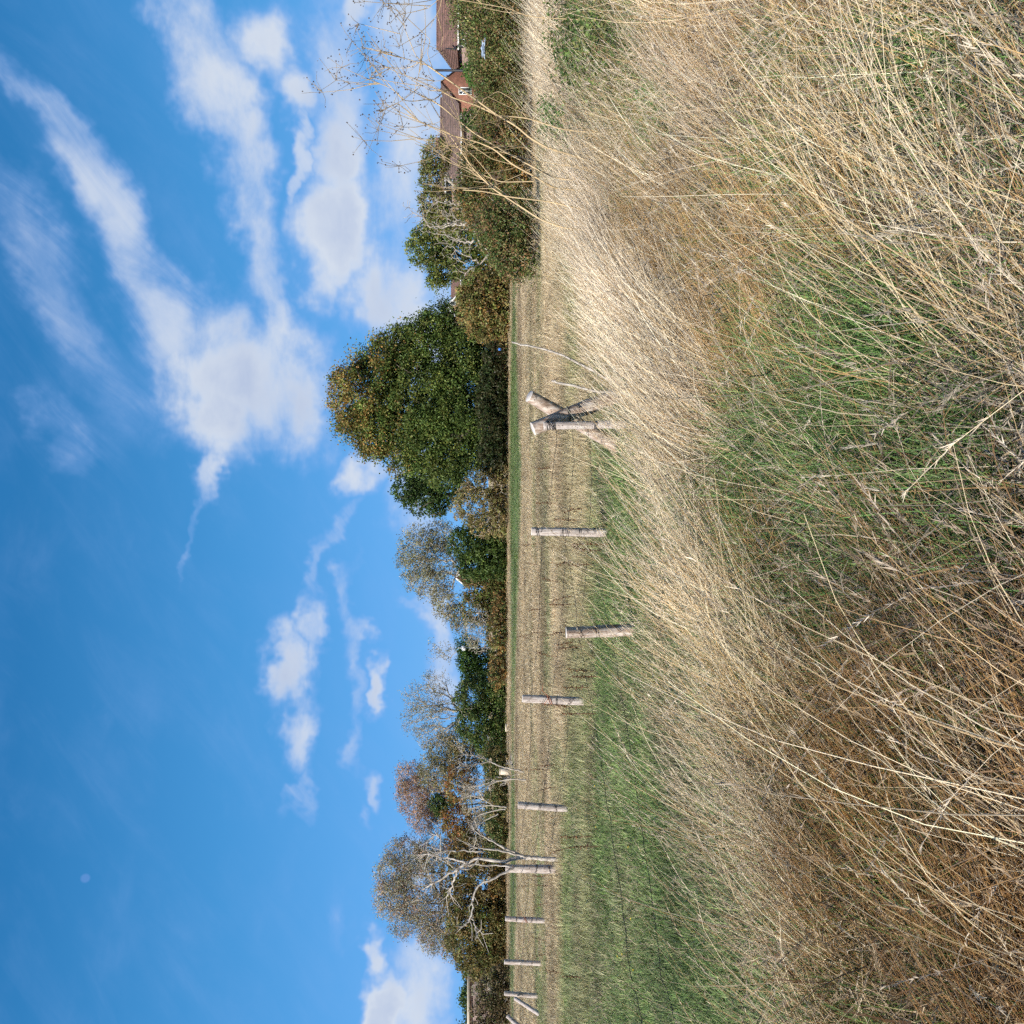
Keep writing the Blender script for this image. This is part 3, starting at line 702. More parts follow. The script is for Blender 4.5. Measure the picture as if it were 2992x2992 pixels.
def groundpt(y, Z):
    X = (1496 - y) / FPX * Z
    return np.array((X, Z, float(ground(X, Z)) - .05))
def plant(name, label, cat, Z, lobes, base_y, leaf=.25, lai=5, pals=None, wts=None, twigs=40, rtrunk=.2, bark='bark', group=None,
          top=None, sparse=0, wpath=.25, trunk_h=.5, clump=.16, r0=.55, depth=.8, rtip=.015, power=.5, per=22):
    base = groundpt(base_y, Z); org = base.copy()
    t_ = thing(name, label, cat, tuple(org), group)
    k = Z / FPX
    if name == 'bush' and Z > 80 and lai > 2:      # bushes are leafy right down to the ground
        vb = HZ + FPX * EYE / Z; ys = [l[0] for l in lobes if l[1] + l[3] > vb - 75]
        lobes = lobes + [(yy, vb - 26, 46, 28) for yy in ys]
    allc = np.array([at(l[0], l[1], Z) for l in lobes]); wt = np.array([l[2] * l[3] for l in lobes], float)
    cx = (allc * wt[:, None]).sum(0) / wt.sum()
    tg = lobe_points(lobes, Z, twigs, .35, depth, 1.05)
    tg[:, 2] = np.maximum(tg[:, 2], base[2] + .15)
    P, ch, w_ = skeleton(base, cx, tg, wpath, trunk_h, .06)
    put('trunk', branch_mesh(name + '_trunk', P, ch, w_, rtrunk, M[bark], 6, rtip, power, org), t_)
    area = sum(math.pi * l[2] * l[3] for l in lobes) * k * k * .8
    parts = []
    if lai > 0:
        lai *= 1.35
        n = max(40, int(lai * area / (leaf * leaf * .32))); nc = max(6, n // per)
        cen = lobe_points(lobes, Z, nc, r0, depth)
        mr = float(np.mean([min(l[2], l[3]) for l in lobes])) * k
        parts.append(leafmesh(cen, per, clump * mr * R.uniform(.6, 1.7, len(cen)) + leaf * .6, leaf, pals, wts, top))
    if sparse > 0:       # leaves only along the outer twigs
        ends = np.array([c_[i_] for c_ in ch[1:] for i_ in (2, 3, 4)])
        cen = np.repeat(P[ends], sparse, 0) + R.normal(0, leaf * 1.6, (len(ends) * sparse, 3))
        parts.append(leafmesh(cen, 3, leaf * 1.8, leaf, pals, wts, top))
    if parts:
        V, Q, K = v_cat(parts)
        V[:, 2] = np.maximum(V[:, 2], base[2] + .03)
        put('crown', mk_mesh(name + '_crown', V - org, Q, M['leaf'], K), t_)
    return t_
def twiggy(base, tips, r, mat, name, label, cat, loc, group=None): pass

OAKG = [(.08, .125, .028), (.11, .155, .036), (.16, .18, .045), (.21, .21, .065)]
RUST = [(.24, .145, .04), (.30, .17, .05), (.19, .14, .045), (.17, .16, .05)]
OLIVE = [(.17, .165, .06), (.22, .19, .075), (.14, .15, .05), (.26, .19, .08)]
DARKG = [(.035, .07, .018), (.05, .09, .022), (.065, .10, .03)]
BRAMB = [(.06, .10, .03), (.10, .14, .038), (.15, .15, .055), (.20, .125, .06), (.19, .19, .07)]
GREYG = [(.26, .26, .16), (.33, .30, .21), (.20, .21, .11), (.35, .31, .23)]
PINKB = [(.42, .27, .20), (.35, .24, .18), (.46, .31, .22), (.28, .23, .15)]
ORNG = [(.26, .15, .05), (.20, .13, .05), (.17, .14, .05), (.30, .17, .055)]

# --- hedge line, from the right of the place to the left
plant('bush', 'dark olive hedge bush in front of the long tiled roof at the right edge', 'bush', 39, [(20, 1430, 105, 118), (-120, 1410, 120, 130), (90, 1440, 80, 100)], 40, .085, 5, BRAMB, None, 90, .08, group='hedge bushes', per=34, clump=.26, rtip=.006)
plant('bush', 'olive brown hedge bush below the small brown roof and drainpipe', 'bush', 41, [(170, 1450, 75, 80), (225, 1462, 75, 85), (150, 1408, 40, 45)], 190, .085, 5, BRAMB, None, 70, .07, group='hedge bushes', per=34, clump=.26, rtip=.006)
plant('bush', 'bright green leafy bush right in front of the orange tiled gable', 'bush', 46, [(205, 1385, 32, 34), (230, 1395, 30, 32), (190, 1405, 30, 30)], 212, .10, 5, [(.07, .14, .03), (.09, .16, .035), (.05, .11, .02)], None, 20, .05, group='hedge bushes', per=14, rtip=.008)
plant('bush', 'brown twiggy hedge bush under the orange gable window', 'bush', 42, [(290, 1458, 60, 82), (340, 1465, 60, 88)], 300, .08, 3, BRAMB[3:] + OLIVE, None, 120, .07, group='hedge bushes', per=14, rtip=.007)
plant('bush', 'round bright green bush below the window of the brown roofed house', 'bush', 46, [(350, 1378, 32, 34), (345, 1410, 34, 36)], 350, .10, 5, [(.06, .12, .025), (.08, .145, .03)], None, 20, .05, group='hedge bushes', per=14, rtip=.008)
plant('bush', 'wide olive and rust hedge bush in the middle of the right hand hedge', 'bush', 42, [(430, 1460, 80, 95), (480, 1385, 60, 42), (560, 1372, 60, 44), (620, 1395, 50, 45), (520, 1455, 80, 100), (590, 1450, 60, 90), (470, 1400, 70, 50)], 500, .09, 5, BRAMB + ORNG[:2], None, 120, .09, group='hedge bushes', per=34, clump=.26, rtip=.007)
plant('bush', 'dark green bramble bush standing forward at the end of the right hand hedge', 'bush', 36, [(690, 1480, 80, 80), (750, 1500, 60, 70), (630, 1500, 70, 80), (785, 1520, 35, 45), (660, 1430, 60, 50)], 700, .085, 5, BRAMB[:4], None, 90, .08, group='hedge bushes', per=34, clump=.26, rtip=.006)
plant('tree', 'flat topped olive hedge tree with bare twigs over the terrace', 'tree', 66, [(460, 1275, 60, 44), (520, 1262, 60, 42), (590, 1268, 55, 48), (640, 1300, 50, 60)], 540, .14, 3.6, OLIVE + OAKG[1:3], None, 170, .16, 'pale_bark', 'hedge trees', rtip=.016, trunk_h=.6)
plant('tree', 'small round topped green tree left of the olive hedge tree', 'tree', 70, [(720, 1245, 62, 60), (680, 1290, 60, 70), (780, 1290, 58, 50), (750, 1350, 75, 60), (820, 1275, 28, 30), (700, 1400, 70, 60)], 730, .17, 4.5, OAKG, None, 90, .2, 'bark', 'hedge trees', rtip=.016)
plant('bare_shrub', 'grey leafless shrub tangled before the small round green tree', 'shrub', 60, [(690, 1330, 80, 70), (760, 1350, 60, 55), (640, 1290, 70, 80), (620, 1220, 60, 50)], 730, .08, 0, OLIVE, None, 330, .14, 'pale_bark', rtip=.014, trunk_h=.25, wpath=.12, power=.55)
plant('bush', 'low rusty olive bush beside the small round green tree', 'bush', 84, [(850, 1410, 60, 60), (910, 1400, 60, 65), (950, 1420, 50, 60), (870, 1370, 50, 40), (800, 1430, 60, 45)], 880, .19, 5, OLIVE + ORNG[:3] + OAKG[1:3], None, 60, .1, group='hedge bushes')
oak = plant('oak_tree', 'large broad oak turning rusty at the top, tallest tree of the hedge', 'tree', 93,
      [(1165, 1075, 120, 108), (1080, 1110, 85, 92), (1255, 1085, 80, 85), (1030, 1150, 62, 72), (1000, 1245, 82, 88), (955, 1265, 48, 45), (1165, 1235, 150, 120),
       (1290, 1235, 90, 95), (1345, 1180, 42, 55), (1355, 1290, 62, 62), (1160, 1350, 165, 80), (1030, 1360, 85, 68), (1300, 1370, 80, 55), (950, 1340, 45, 55), (1200, 1420, 150, 36), (1330, 1405, 50, 40), (905, 1290, 22, 24), (1060, 1065, 24, 26), (1310, 1120, 30, 30), (1385, 1330, 26, 30), (1110, 985, 26, 22), (985, 1185, 24, 26), (1225, 1000, 30, 20), (1060, 1410, 60, 40), (1000, 1400, 40, 40), (1180, 1290, 120, 90)],
      1180, .21, 6.2, OAKG[:3] + [(.06, .10, .024)], None, 220, .45, 'bark', None, top=(RUST + OAKG[3:] + [(.24, .20, .06)], 7.0, 16.0, .8), clump=.36, r0=.58, rtip=.03, per=120)
plant('bush', 'dark shaded undergrowth bush beneath the large oak', 'bush', 90, [(1230, 1440, 110, 48), (1120, 1442, 80, 44), (1330, 1440, 70, 46), (1040, 1446, 60, 38), (1170, 1425, 60, 40)], 1220, .2, 5, [(.03, .05, .015), (.05, .05, .02)], None, 40, .1, group='hedge bushes')  # near-black leaf colours: the shade below the oak is painted in
plant('bush', 'low brown bramble bush at the right foot of the large oak', 'bush', 90, [(1010, 1462, 50, 26), (1080, 1468, 55, 24), (970, 1450, 40, 36)], 1030, .18, 4, [(.16, .10, .055), (.11, .09, .04), (.08, .09, .03)], None, 60, .08, group='hedge bushes')
plant('tree', 'dark green tree standing close behind the left side of the large oak', 'tree', 112, [(1425, 1190, 55, 55), (1450, 1235, 60, 55), (1480, 1280, 38, 36), (1400, 1250, 50, 60), (1420, 1320, 60, 50)], 1440, .27, 4.2, DARKG, None, 70, .25, 'bark', 'hedge trees')
plant('bush', 'bare topped olive and tan bush just left of the large oak', 'bush', 90, [(1420, 1410, 55, 65), (1480, 1390, 62, 78), (1530, 1420, 45, 55), (1370, 1450, 45, 30)], 1460, .17, 2.9, OLIVE + [(.20, .15, .085)], None, 260, .12, 'pale_bark', 'hedge bushes', rtip=.022, trunk_h=.2, wpath=.15)
plant('tree', 'thin leaved grey green tree with sky showing through it beside a small gable', 'tree', 104, [(1585, 1225, 60, 62), (1640, 1215, 62, 60), (1700, 1240, 52, 58), (1640, 1290, 80, 55), (1560, 1280, 50, 50), (1735, 1290, 30, 40)], 1640, .15, 1.2, GREYG + OAKG[3:], None, 340, .2, 'pale_bark', 'hedge trees', sparse=2, rtip=.022, r0=.3)
plant('bush', 'dark green leafy bush under the thin leaved grey green tree', 'bush', 95, [(1595, 1370, 60, 65), (1650, 1385, 50, 55), (1560, 1400, 45, 55), (1620, 1430, 80, 40)], 1610, .2, 5, DARKG + OAKG[:2], None, 40, .1, group='hedge bushes')
plant('bush', 'yellow olive bush below the small white edged gable', 'bush', 98, [(1725, 1400, 55, 55), (1780, 1390, 50, 55), (1700, 1430, 60, 38), (1800, 1440, 50, 32)], 1750, .19, 4.4, OLIVE + ORNG[1:3] + OAKG[:2], None, 60, .1, group='hedge bushes')
plant('tree', 'small wispy tree of pale yellow leaves right of the grey twig bush', 'tree', 106, [(1765, 1300, 38, 42), (1800, 1330, 38, 36), (1830, 1350, 28, 26)], 1790, .17, .9, OLIVE + GREYG, None, 110, .1, 'pale_bark', 'hedge trees', sparse=2, rtip=.02)
plant('bare_shrub', 'grey brown bush of bare twigs right of the dark evergreen', 'shrub', 96, [(1845, 1385, 48, 40), (1810, 1400, 40, 32), (1880, 1400, 34, 34)], 1845, .12, .5, GREYG, None, 360, .1, 'pale_bark', rtip=.018, trunk_h=.15, wpath=.1)
plant('bush', 'low rusty bramble bush under the grey brown twig bush', 'bush', 92, [(1860, 1447, 75, 26), (1960, 1450, 60, 24), (1780, 1455, 60, 20)], 1880, .17, 4, ORNG + BRAMB, None, 60, .07, group='hedge bushes')
plant('evergreen_tree', 'dark evergreen with a level top between the bare trees', 'tree', 108, [(1890, 1365, 40, 34), (1930, 1372, 46, 38), (1975, 1385, 40, 42), (1940, 1410, 60, 36)], 1930, .2, 5, [(.04, .085, .016), (.06, .11, .022), (.03, .06, .014)], None, 40, .14, group='hedge trees')
plant('tree', 'tiny see through sapling poking up over the level topped evergreen', 'tree', 112, [(1890, 1290, 22, 38), (1920, 1285, 25, 34)], 1905, .16, 0, GREYG, None, 26, .05, 'pale_bark', 'hedge trees', sparse=2, rtip=.016, trunk_h=.7)
plant('willow_tree', 'nearly bare fan shaped willow against the blue sky', 'tree', 100, [(2045, 1235, 66, 68), (2100, 1230, 62, 62), (1995, 1270, 42, 46), (2090, 1290, 82, 50), (2150, 1260, 42, 50)], 2075, .12, .25, GREYG, None, 430, .22, 'pale_bark', 'hedge trees', sparse=1, rtip=.02, trunk_h=.35, wpath=.55)
plant('bush', 'dark green bush under the fan shaped willow', 'bush', 97, [(2040, 1385, 62, 62), (2110, 1390, 62, 62), (2160, 1420, 50, 45), (2020, 1430, 60, 30)], 2080, .19, 4.6, DARKG + OLIVE[2:3] + OAKG[:1], None, 90, .12, 'pale_bark', group='hedge bushes')
plant('tree', 'olive brown tree of upright twigs left of the fan shaped willow', 'tree', 102, [(2200, 1290, 62, 60), (2260, 1270, 55, 52), (2170, 1340, 60, 55), (2240, 1350, 75, 60), (2180, 1410, 50, 40)], 2200, .15, 2.3, OLIVE + GREYG[:2], None, 300, .2, 'pale_bark', 'hedge trees', rtip=.02, trunk_h=.35, wpath=.5, r0=.3)
plant('tree', 'pinkish brown thinning tree behind the dead shrub', 'tree', 108, [(2270, 1200, 50, 48), (2330, 1205, 58, 52), (2395, 1240, 48, 50), (2330, 1265, 70, 46)], 2330, .14, 1.8, PINKB, None, 330, .2, 'pale_bark', 'hedge trees', sparse=2, rtip=.02, r0=.25)
plant('bush', 'small dark green bush head under the pinkish brown tree', 'bush', 103, [(2345, 1275, 24, 26), (2370, 1290, 22, 22), (2350, 1310, 24, 22)], 2350, .18, 5, DARKG + OLIVE[2:3], None, 16, .08, group='hedge bushes', trunk_h=.8)
plant('bush', 'rusty orange bush under the pinkish brown tree', 'bush', 100, [(2290, 1340, 60, 46), (2400, 1335, 60, 52), (2470, 1350, 50, 52), (2430, 1400, 75, 50)], 2380, .19, 4, ORNG + OLIVE[:2] + [(.30, .10, .04)], None, 80, .12, group='hedge bushes')
plant('bare_shrub', 'mauve grey bush of bare twigs before the rusty orange bush', 'shrub', 92, [(2350, 1385, 62, 48), (2420, 1400, 50, 42), (2300, 1400, 50, 42)], 2360, .12, .4, GREYG, None, 420, .1, 'pale_bark', rtip=.017, trunk_h=.12, wpath=.08)
plant('bush', 'dark low bush at the foot of the mauve grey twig bush', 'bush', 88, [(2330, 1445, 90, 34), (2440, 1445, 80, 34), (2230, 1440, 70, 36)], 2340, .17, 4.6, DARKG + OLIVE, None, 40, .08, group='hedge bushes')
plant('tree', 'big thinly leaved silver green tree, widest of the bare trees', 'tree', 102,
      [(2490, 1190, 52, 72), (2560, 1150, 62, 62), (2625, 1145, 62, 62), (2690, 1195, 55, 62), (2590, 1230, 120, 80), (2740, 1265, 48, 50), (2500, 1260, 60, 60), (2690, 1290, 80, 60), (2780, 1320, 30, 34)],
      2610, .14, 1.9, GREYG + PINKB[:1] + GREYG[1:2], None, 620, .32, 'pale_bark', 'hedge trees', sparse=1, rtip=.021, r0=.2, top=None)
plant('bush', 'rust and brown bush behind the tall dead branch', 'bush', 97, [(2540, 1350, 70, 55), (2620, 1350, 60, 60), (2490, 1390, 60, 60), (2580, 1415, 80, 52), (2660, 1420, 60, 45)], 2570, .2, 4, ORNG[:3] + OLIVE + [(.08, .07, .03)], None, 90, .14, 'pale_bark', 'hedge bushes')
plant('bush', 'tall olive gold bush sloping down to the low flat roofed building', 'bush', 96, [(2690, 1360, 62, 60), (2750, 1360, 62, 62), (2810, 1385, 50, 55), (2700, 1420, 70, 52), (2790, 1430, 60, 42), (2850, 1420, 28, 45)], 2750, .19, 4.8, OLIVE + ORNG[1:3] + OAKG[1:2], None, 80, .14, group='hedge bushes')
plant('bush', 'dark brown bramble hedge before the low flat roofed building', 'bush', 84, [(2900, 1435, 60, 42), (2960, 1425, 60, 50), (3040, 1420, 60, 52), (3120, 1410, 70, 60), (2860, 1455, 45, 26)], 2950, .17, 4.2, [(.13, .10, .055), (.09, .075, .035), (.17, .12, .07), (.08, .09, .03)], None, 170, .1, 'pale_bark', 'hedge bushes', rtip=.018)
plant('bush', 'grey twig bush before the pinkish wall of the low building', 'bush', 90, [(2895, 1400, 22, 26), (2880, 1420, 24, 26)], 2890, .12, .6, GREYG, None, 110, .06, 'pale_bark', 'hedge bushes', rtip=.018, trunk_h=.2)
# the bramble and nettle skirt along the foot of the hedge, one mass
ys_ = R.uniform(790, 3150, 5200); Zs_ = R.uniform(97, 112, 5200); ht = .35 + 1.5 * fbm(ys_ * .012, ys_ * 0, 77)
P = np.stack([(1496 - ys_) / FPX * Zs_, Zs_, ht * R.random(5200) ** .8], -1)
V, Q, K = leafmesh(P, 12, .5, .24, BRAMB[:3] + ORNG[1:3] + OLIVE[2:3] + [(.08, .06, .03)]); V[:, 2] = np.maximum(V[:, 2], -.05)
put('hedge_undergrowth', mk_mesh('hedge_undergrowth', V, Q, M['leaf'], K), label='brambles and nettles filling the foot of the far hedge', cat='undergrowth', kind='stuff')
# far wood on the skyline, one mass
fw = [(2860, 1400, 40, 48), (2920, 1392, 50, 48), (2990, 1396, 60, 52), (3070, 1390, 60, 55), (2790, 1420, 60, 40)]
V, Q, K = leafmesh(lobe_points(fw, 260, 700, .5), 20, 1.3, .7, DARKG + OAKG[:1])
put('far_wood', mk_mesh('far_wood', V, Q, M['leaf'], K), label='distant dark green wood on the skyline behind the low building', cat='wood', kind='stuff')

# ------------------------------------------------------------------ houses
def zz(v, Z): return EYE - (v - HZ) / FPX * Z
def xx(y, Z): return (1496 - y) / FPX * Z
def slope(b, A, B, Cc, D, n, th=.035):
    """courses of tiles from eave A-B up to ridge D-Cc, each course standing proud of the next"""
    A, B, Cc, D = [np.array(p_, float) for p_ in (A, B, Cc, D)]
    nr = np.cross(B - A, D - A); nr /= np.linalg.norm(nr)
    if nr[2] < 0: nr = -nr
    for i in range(n):
        s0, s1 = i / n, (i + 1) / n
        l0, r0 = A + (D - A) * s0, B + (Cc - B) * s0; l1, r1 = A + (D - A) * s1, B + (Cc - B) * s1
        b.add([l0 + nr * th, r0 + nr * th, r1, l1, l0, r0], [(0, 1, 2, 3), (4, 5, 1, 0)])
def window(par, x0, x1, z0, z1, y0, bars=1):
    f = MB(); t_ = .06
    f.box((x0 - t_, y0 - .06, z1), (x1 + t_, y0 + .05, z1 + t_)); f.box((x0 - t_, y0 - .09, z0 - t_), (x1 + t_, y0 + .05, z0))
    f.box((x0 - t_, y0 - .06, z0), (x0, y0 + .05, z1)); f.box((x1, y0 - .06, z0), (x1 + t_, y0 + .05, z1))
    for i in range(1, bars + 1):
        xm = x0 + (x1 - x0) * i / (bars + 1); f.box((xm - .03, y0 - .04, z0), (xm + .03, y0 + .04, z1))
    w_ = put('window', f.mesh('window', M['white_paint']), par)
    g_ = MB(); g_.box((x0, y0 - .01, z0), (x1, y0 + .012, z1))
    put('pane', g_.mesh('pane', M['glass']), w_)
def long_house(label, Z, yl, yr, vr, ve, hipl, hipr, roof, wall, depth=7, group='houses behind the hedge', gut=True):
    """gable roofed house with its long side to the field; yl/yr photo rows of the left and right eave ends"""
    X0, X1 = xx(yl, Z), xx(yr, Z); ze, zr = zz(ve, Z), zz(vr, Z); o = .35
    t_ = thing('house', label, 'house', (0, 0, 0), group)
    b = MB(); b.box((X0 + o, Z + .4, -.1), (X1 - o, Z + depth - .4, ze - .02)); put('wall', b.mesh('wall', M[wall]), t_)
    R0, R1 = X0 + hipl, X1 - hipr; ym = Z + depth / 2
    b = MB(); n = 12
    slope(b, (X0, Z, ze), (X1, Z, ze), (R1, ym, zr), (R0, ym, zr), n)
    slope(b, (X0, Z + depth, ze), (X1, Z + depth, ze), (R1, ym, zr), (R0, ym, zr), n)
    for (xa, ra) in ((X0, R0), (X1, R1)): slope(b, (xa, Z, ze), (xa, Z + depth, ze), (ra, ym + .01, zr), (ra, ym - .01, zr), n)
    b.tube([(R0, ym, zr + .03), (R1, ym, zr + .03)], .11, 8)
    put('roof', b.mesh('roof', M[roof]), t_)
    if gut:
        b = MB(); b.box((X0, Z - .10, ze - .14), (X1, Z + .02, ze - .01)); put('gutter', b.mesh('gutter', M['white_paint']), t_)
    return t_, X0, X1, ze, zr

h, X0, X1, ze, zr = long_house('brown tiled house with a hipped roof at the far right', 100, 147, -260, 1274, 1337, 1.55, 2, 'roof_tile', 'pink_brick')
window(h, xx(131, 100), xx(112, 100), zz(1374, 100), zz(1351, 100), 100.4)
b = MB(); b.tube([(X0 + .5, 100.25, 0), (X0 + .5, 100.25, ze - .1)], .06, 6); put('downpipe', b.mesh('downpipe', M['white_paint']), h)
b = MB(); b.tube([(X0 + .15, 100.1, ze - .2), (X0 + .15, 100.1, ze + 1.2)], .07, 6); b.tube([(X0 + .15, 100.1, ze + .25), (X0 + .15, 99.6, ze + .1)], .11, 6)
put('vent_pipe', b.mesh('vent_pipe', M['black_metal']), h)
h, a, b_, ze, zr = long_house('small low brown roofed house between the two larger houses', 110, 208, 146, 1338, 1364, .5, .3, 'grey_roof', 'orange_brick', 5, gut=False)
b = MB(); b.box((xx(170, 110), 109.6, zz(1354, 110)), (xx(150, 110), 110.3, zz(1341, 110))); put('dormer', b.mesh('dormer', M['hung_tile']), h)
b = MB(); b.tube([(xx(200, 110), 109.9, zz(1350, 110)), (xx(200, 110), 110, zz(1344, 110))], .25, 8, cap=True); put('satellite_dish', b.mesh('satellite_dish', M['white_paint']), h)
h, X0, X1, ze, zr = long_house('long brown roofed terrace with an orange tile hung gable wing', 106, 640, 243, 1285, 1346, .2, .2, 'grey_roof', 'pink_brick')
Zg = 103.2; gx0, gx1 = xx(300, Zg), xx(204, Zg); ga = xx(243, Zg); gz0, gz1 = zz(1340, Zg), zz(1289, Zg)
b = MB(); b.add([(gx0, Zg, -.1), (gx1, Zg, -.1), (gx1, Zg, gz0), (ga, Zg, gz1), (gx0, Zg, gz0), (gx0, Zg + 4, -.1), (gx1, Zg + 4, -.1), (gx1, Zg + 4, gz0), (ga, Zg + 4, gz1), (gx0, Zg + 4, gz0)],
          [(1, 6, 7, 2), (5, 0, 4, 9)], G=[0, 1, 2, 3, 4]); put('gable_wing', b.mesh('gable_wing', M['hung_tile']), h)
b = MB(); slope(b, (gx0 - .2, Zg - .2, gz0 - .05), (gx0 - .2, Zg + 4, gz0 - .05), (ga, Zg + 4, gz1 + .06), (ga, Zg - .2, gz1 + .06), 9)
slope(b, (gx1 + .2, Zg - .2, gz0 - .05), (gx1 + .2, Zg + 4, gz0 - .05), (ga, Zg + 4, gz1 + .06), (ga, Zg - .2, gz1 + .06), 9); put('wing_roof', b.mesh('wing_roof', M['grey_roof']), h)
window(h, xx(276, Zg), xx(258, Zg), zz(1376, Zg), zz(1342, Zg), Zg, 1)
b = MB(); b.box((xx(304, Zg), Zg - 1.2, -.1), (xx(284, Zg), Zg - .01, zz(1386, Zg))); put('porch', b.mesh('porch', M['pink_brick']), h)
window(h, xx(338, 106), xx(306, 106), zz(1374, 106), zz(1348, 106), 106.4, 2)
b = MB(); b.box((xx(400, 106), 109, zz(1290, 106)), (xx(372, 106), 110, zz(1268, 106))); put('chimney', b.mesh('chimney', M['orange_brick']), h)
h, X0, X1, ze, zr = long_house('half hidden house with a bright white gutter behind the olive hedge tree', 84, 618, 505, 1262, 1299, .2, .2, 'grey_roof', 'pink_brick')
window(h, xx(550, 84), xx(524, 84), zz(1322, 84), zz(1303, 84), 84.4, 1)
window(h, xx(632, 84) + .6, xx(612, 84) + .3, zz(1362, 84), zz(1348, 84), 84.4, 0)
def gable_house(label, Z, ya, va, yl, vl, yr, vr, wall, depth=8):
    t_ = thing('house', label, 'house', (0, 0, 0), 'houses behind the hedge')
    xa, za, xl, zl, xr, zr_ = xx(ya, Z), zz(va, Z), xx(yl, Z), zz(vl, Z), xx(yr, Z), zz(vr, Z)
    i_ = .3
    b = MB(); b.add([(xl + i_, Z, -.1), (xr - i_, Z, -.1), (xr - i_, Z, zr_ + .05), (xa, Z, za - .25), (xl + i_, Z, zl + .05), (xl + i_, Z + depth, -.1), (xr - i_, Z + depth, -.1), (xr - i_, Z + depth, zr_), (xa, Z + depth, za - .25), (xl + i_, Z + depth, zl)],
             [(1, 6, 7, 2), (5, 0, 4, 9)], G=[0, 1, 2, 3, 4]); put('wall', b.mesh('wall', M[wall]), t_)
    b = MB(); slope(b, (xl, Z - .3, zl), (xl, Z + depth, zl), (xa, Z + depth, za), (xa, Z - .3, za), 10); slope(b, (xr, Z - .3, zr_), (xr, Z + depth, zr_), (xa, Z + depth, za), (xa, Z - .3, za), 10)
    put('roof', b.mesh('roof', M['roof_tile']), t_)
    for (x_, z_) in ((xl, zl), (xr, zr_)):
        b = MB(); b.add([(x_, Z - .36, z_ - .3), (xa, Z - .36, za - .3), (xa, Z - .36, za + .02), (x_, Z - .36, z_ + .02), (x_, Z - .31, z_ - .3), (xa, Z - .31, za - .3), (xa, Z - .31, za + .02), (x_, Z - .31, z_ + .02)],
                        [(0, 1, 2, 3), (4, 7, 6, 5), (0, 4, 5, 1), (3, 2, 6, 7)]); put('bargeboard', b.mesh('bargeboard', M['white_paint']), t_)
    return t_, xa, za
h, xa, za = gable_house('orange brick gable with white bargeboards beside the large oak', 140, 896, 1302, 958, 1356, 862, 1337, 'orange_brick')
b = MB(); b.box((xx(845, 140), 141, 0), (xx(862, 140), 146, zz(1345, 140))); 
window(h, xx(892, 140), xx(882, 140), zz(1330, 140), zz(1318, 140), 139.98, 0)
b = MB(); b.tube([(xa + .3, 141, za), (xa + .3, 141, za + 1.2)], .03, 4); b.tube([(xa - .1, 141, za + 1.1), (xa + .9, 141, za + 1.0)], .025, 4); put('aerial', b.mesh('aerial', M['black_metal']), h)
h, X0, X1, ze, zr = long_house('brown roof end showing between the round green tree and the white edged gable', 150, 862, 780, 1318, 1345, .3, .3, 'roof_tile', 'orange_brick')
h, xa, za = gable_house('small distant orange gable with white edges behind the thin grey green tree', 150, 1686, 1327, 1716, 1362, 1662, 1362, 'orange_brick')
window(h, xx(1692, 150), xx(1682, 150), zz(1374, 150), zz(1364, 150), 149.98, 0)
# low building on the left
Zb = 130; t_ = thing('low_building', 'long low flat roofed building with a cream fascia and pinkish wall', 'building', (0, 0, 0))
b = MB(); b.box((xx(3150, Zb), Zb + .4, -.1), (xx(2868, Zb), Zb + 8, zz(1373, Zb))); put('wall', b.mesh('wall', M['pink_brick']), t_)
b = MB(); b.box((xx(3160, Zb), Zb, zz(1373, Zb)), (xx(2864, Zb), Zb + 8.4, zz(1365, Zb))); put('fascia', b.mesh('fascia', M['cream']), t_)
b = MB(); b.box((xx(3150, Zb), Zb + .3, zz(1379, Zb)), (xx(2868, Zb), Zb + .39, zz(1373, Zb) - .01)); put('gutter', b.mesh('gutter', M['pink_brick']), t_)
# things glimpsed along the hedge
pb = groundpt(207, 98); b = MB(); b.tube([(0, 0, 0), (0, 0, zz(1272, 98) - pb[2])], .12, 7, cap=True)
tag(put('telegraph_pole', b.mesh('telegraph_pole', M['black_metal'], True), loc=tuple(pb)), 'thin dark pole rising beside the orange gable', 'pole')
def blob(name, label, cat, p_, sx, sy, sz, mat, ico=2, rough=.12):
    """crumpled closed shape"""
    import bmesh
    bm = bmesh.new(); bmesh.ops.create_icosphere(bm, subdivisions=ico, radius=1)
    for v_ in bm.verts:
        q = 1 + R.normal(0, rough); v_.co = Vector((v_.co.x * sx * q, v_.co.y * sy * q, max(v_.co.z, -.6) * sz * q))
    me_ = bpy.data.meshes.new(name); bm.to_mesh(me_); bm.free(); me_.materials.append(M[mat])
    o = put(name, me_, loc=tuple(p_)); tag(o, label, cat); return o
M['blue_plastic'] = mat_plain('blue_plastic', (.03, .16, .55), .4)
M['pale_sheet'] = mat_plain('pale_sheet', (.36, .44, .54), .5, nscale=6, var=.25)
blob('blue_sheet', 'scrap of bright blue plastic at the foot of the oak hedge', 'plastic sheet', at(1020, 1461, 86), .11, .12, .16, 'blue_plastic', 2, .2)
blob('pale_sheet', 'pale bluish sheet showing through the right hand hedge', 'sheet', at(142, 1413, 38.4), .30, .12, .07, 'pale_sheet', 3, .3)
pb = groundpt(2254, 84); b = MB(); hh = zz(1459, 84) - pb[2]; b.box((-.22, -.2, 0), (.22, .2, hh * .94)); b.box((-.25, -.23, hh * .94), (.25, .23, hh))
tag(put('pale_box', b.mesh('pale_box', M['cream']), loc=tuple(pb)), 'pale wooden box on end before the hedge, by the small dead shrub', 'box')
pb = groundpt(2125, 88); b = MB(); 
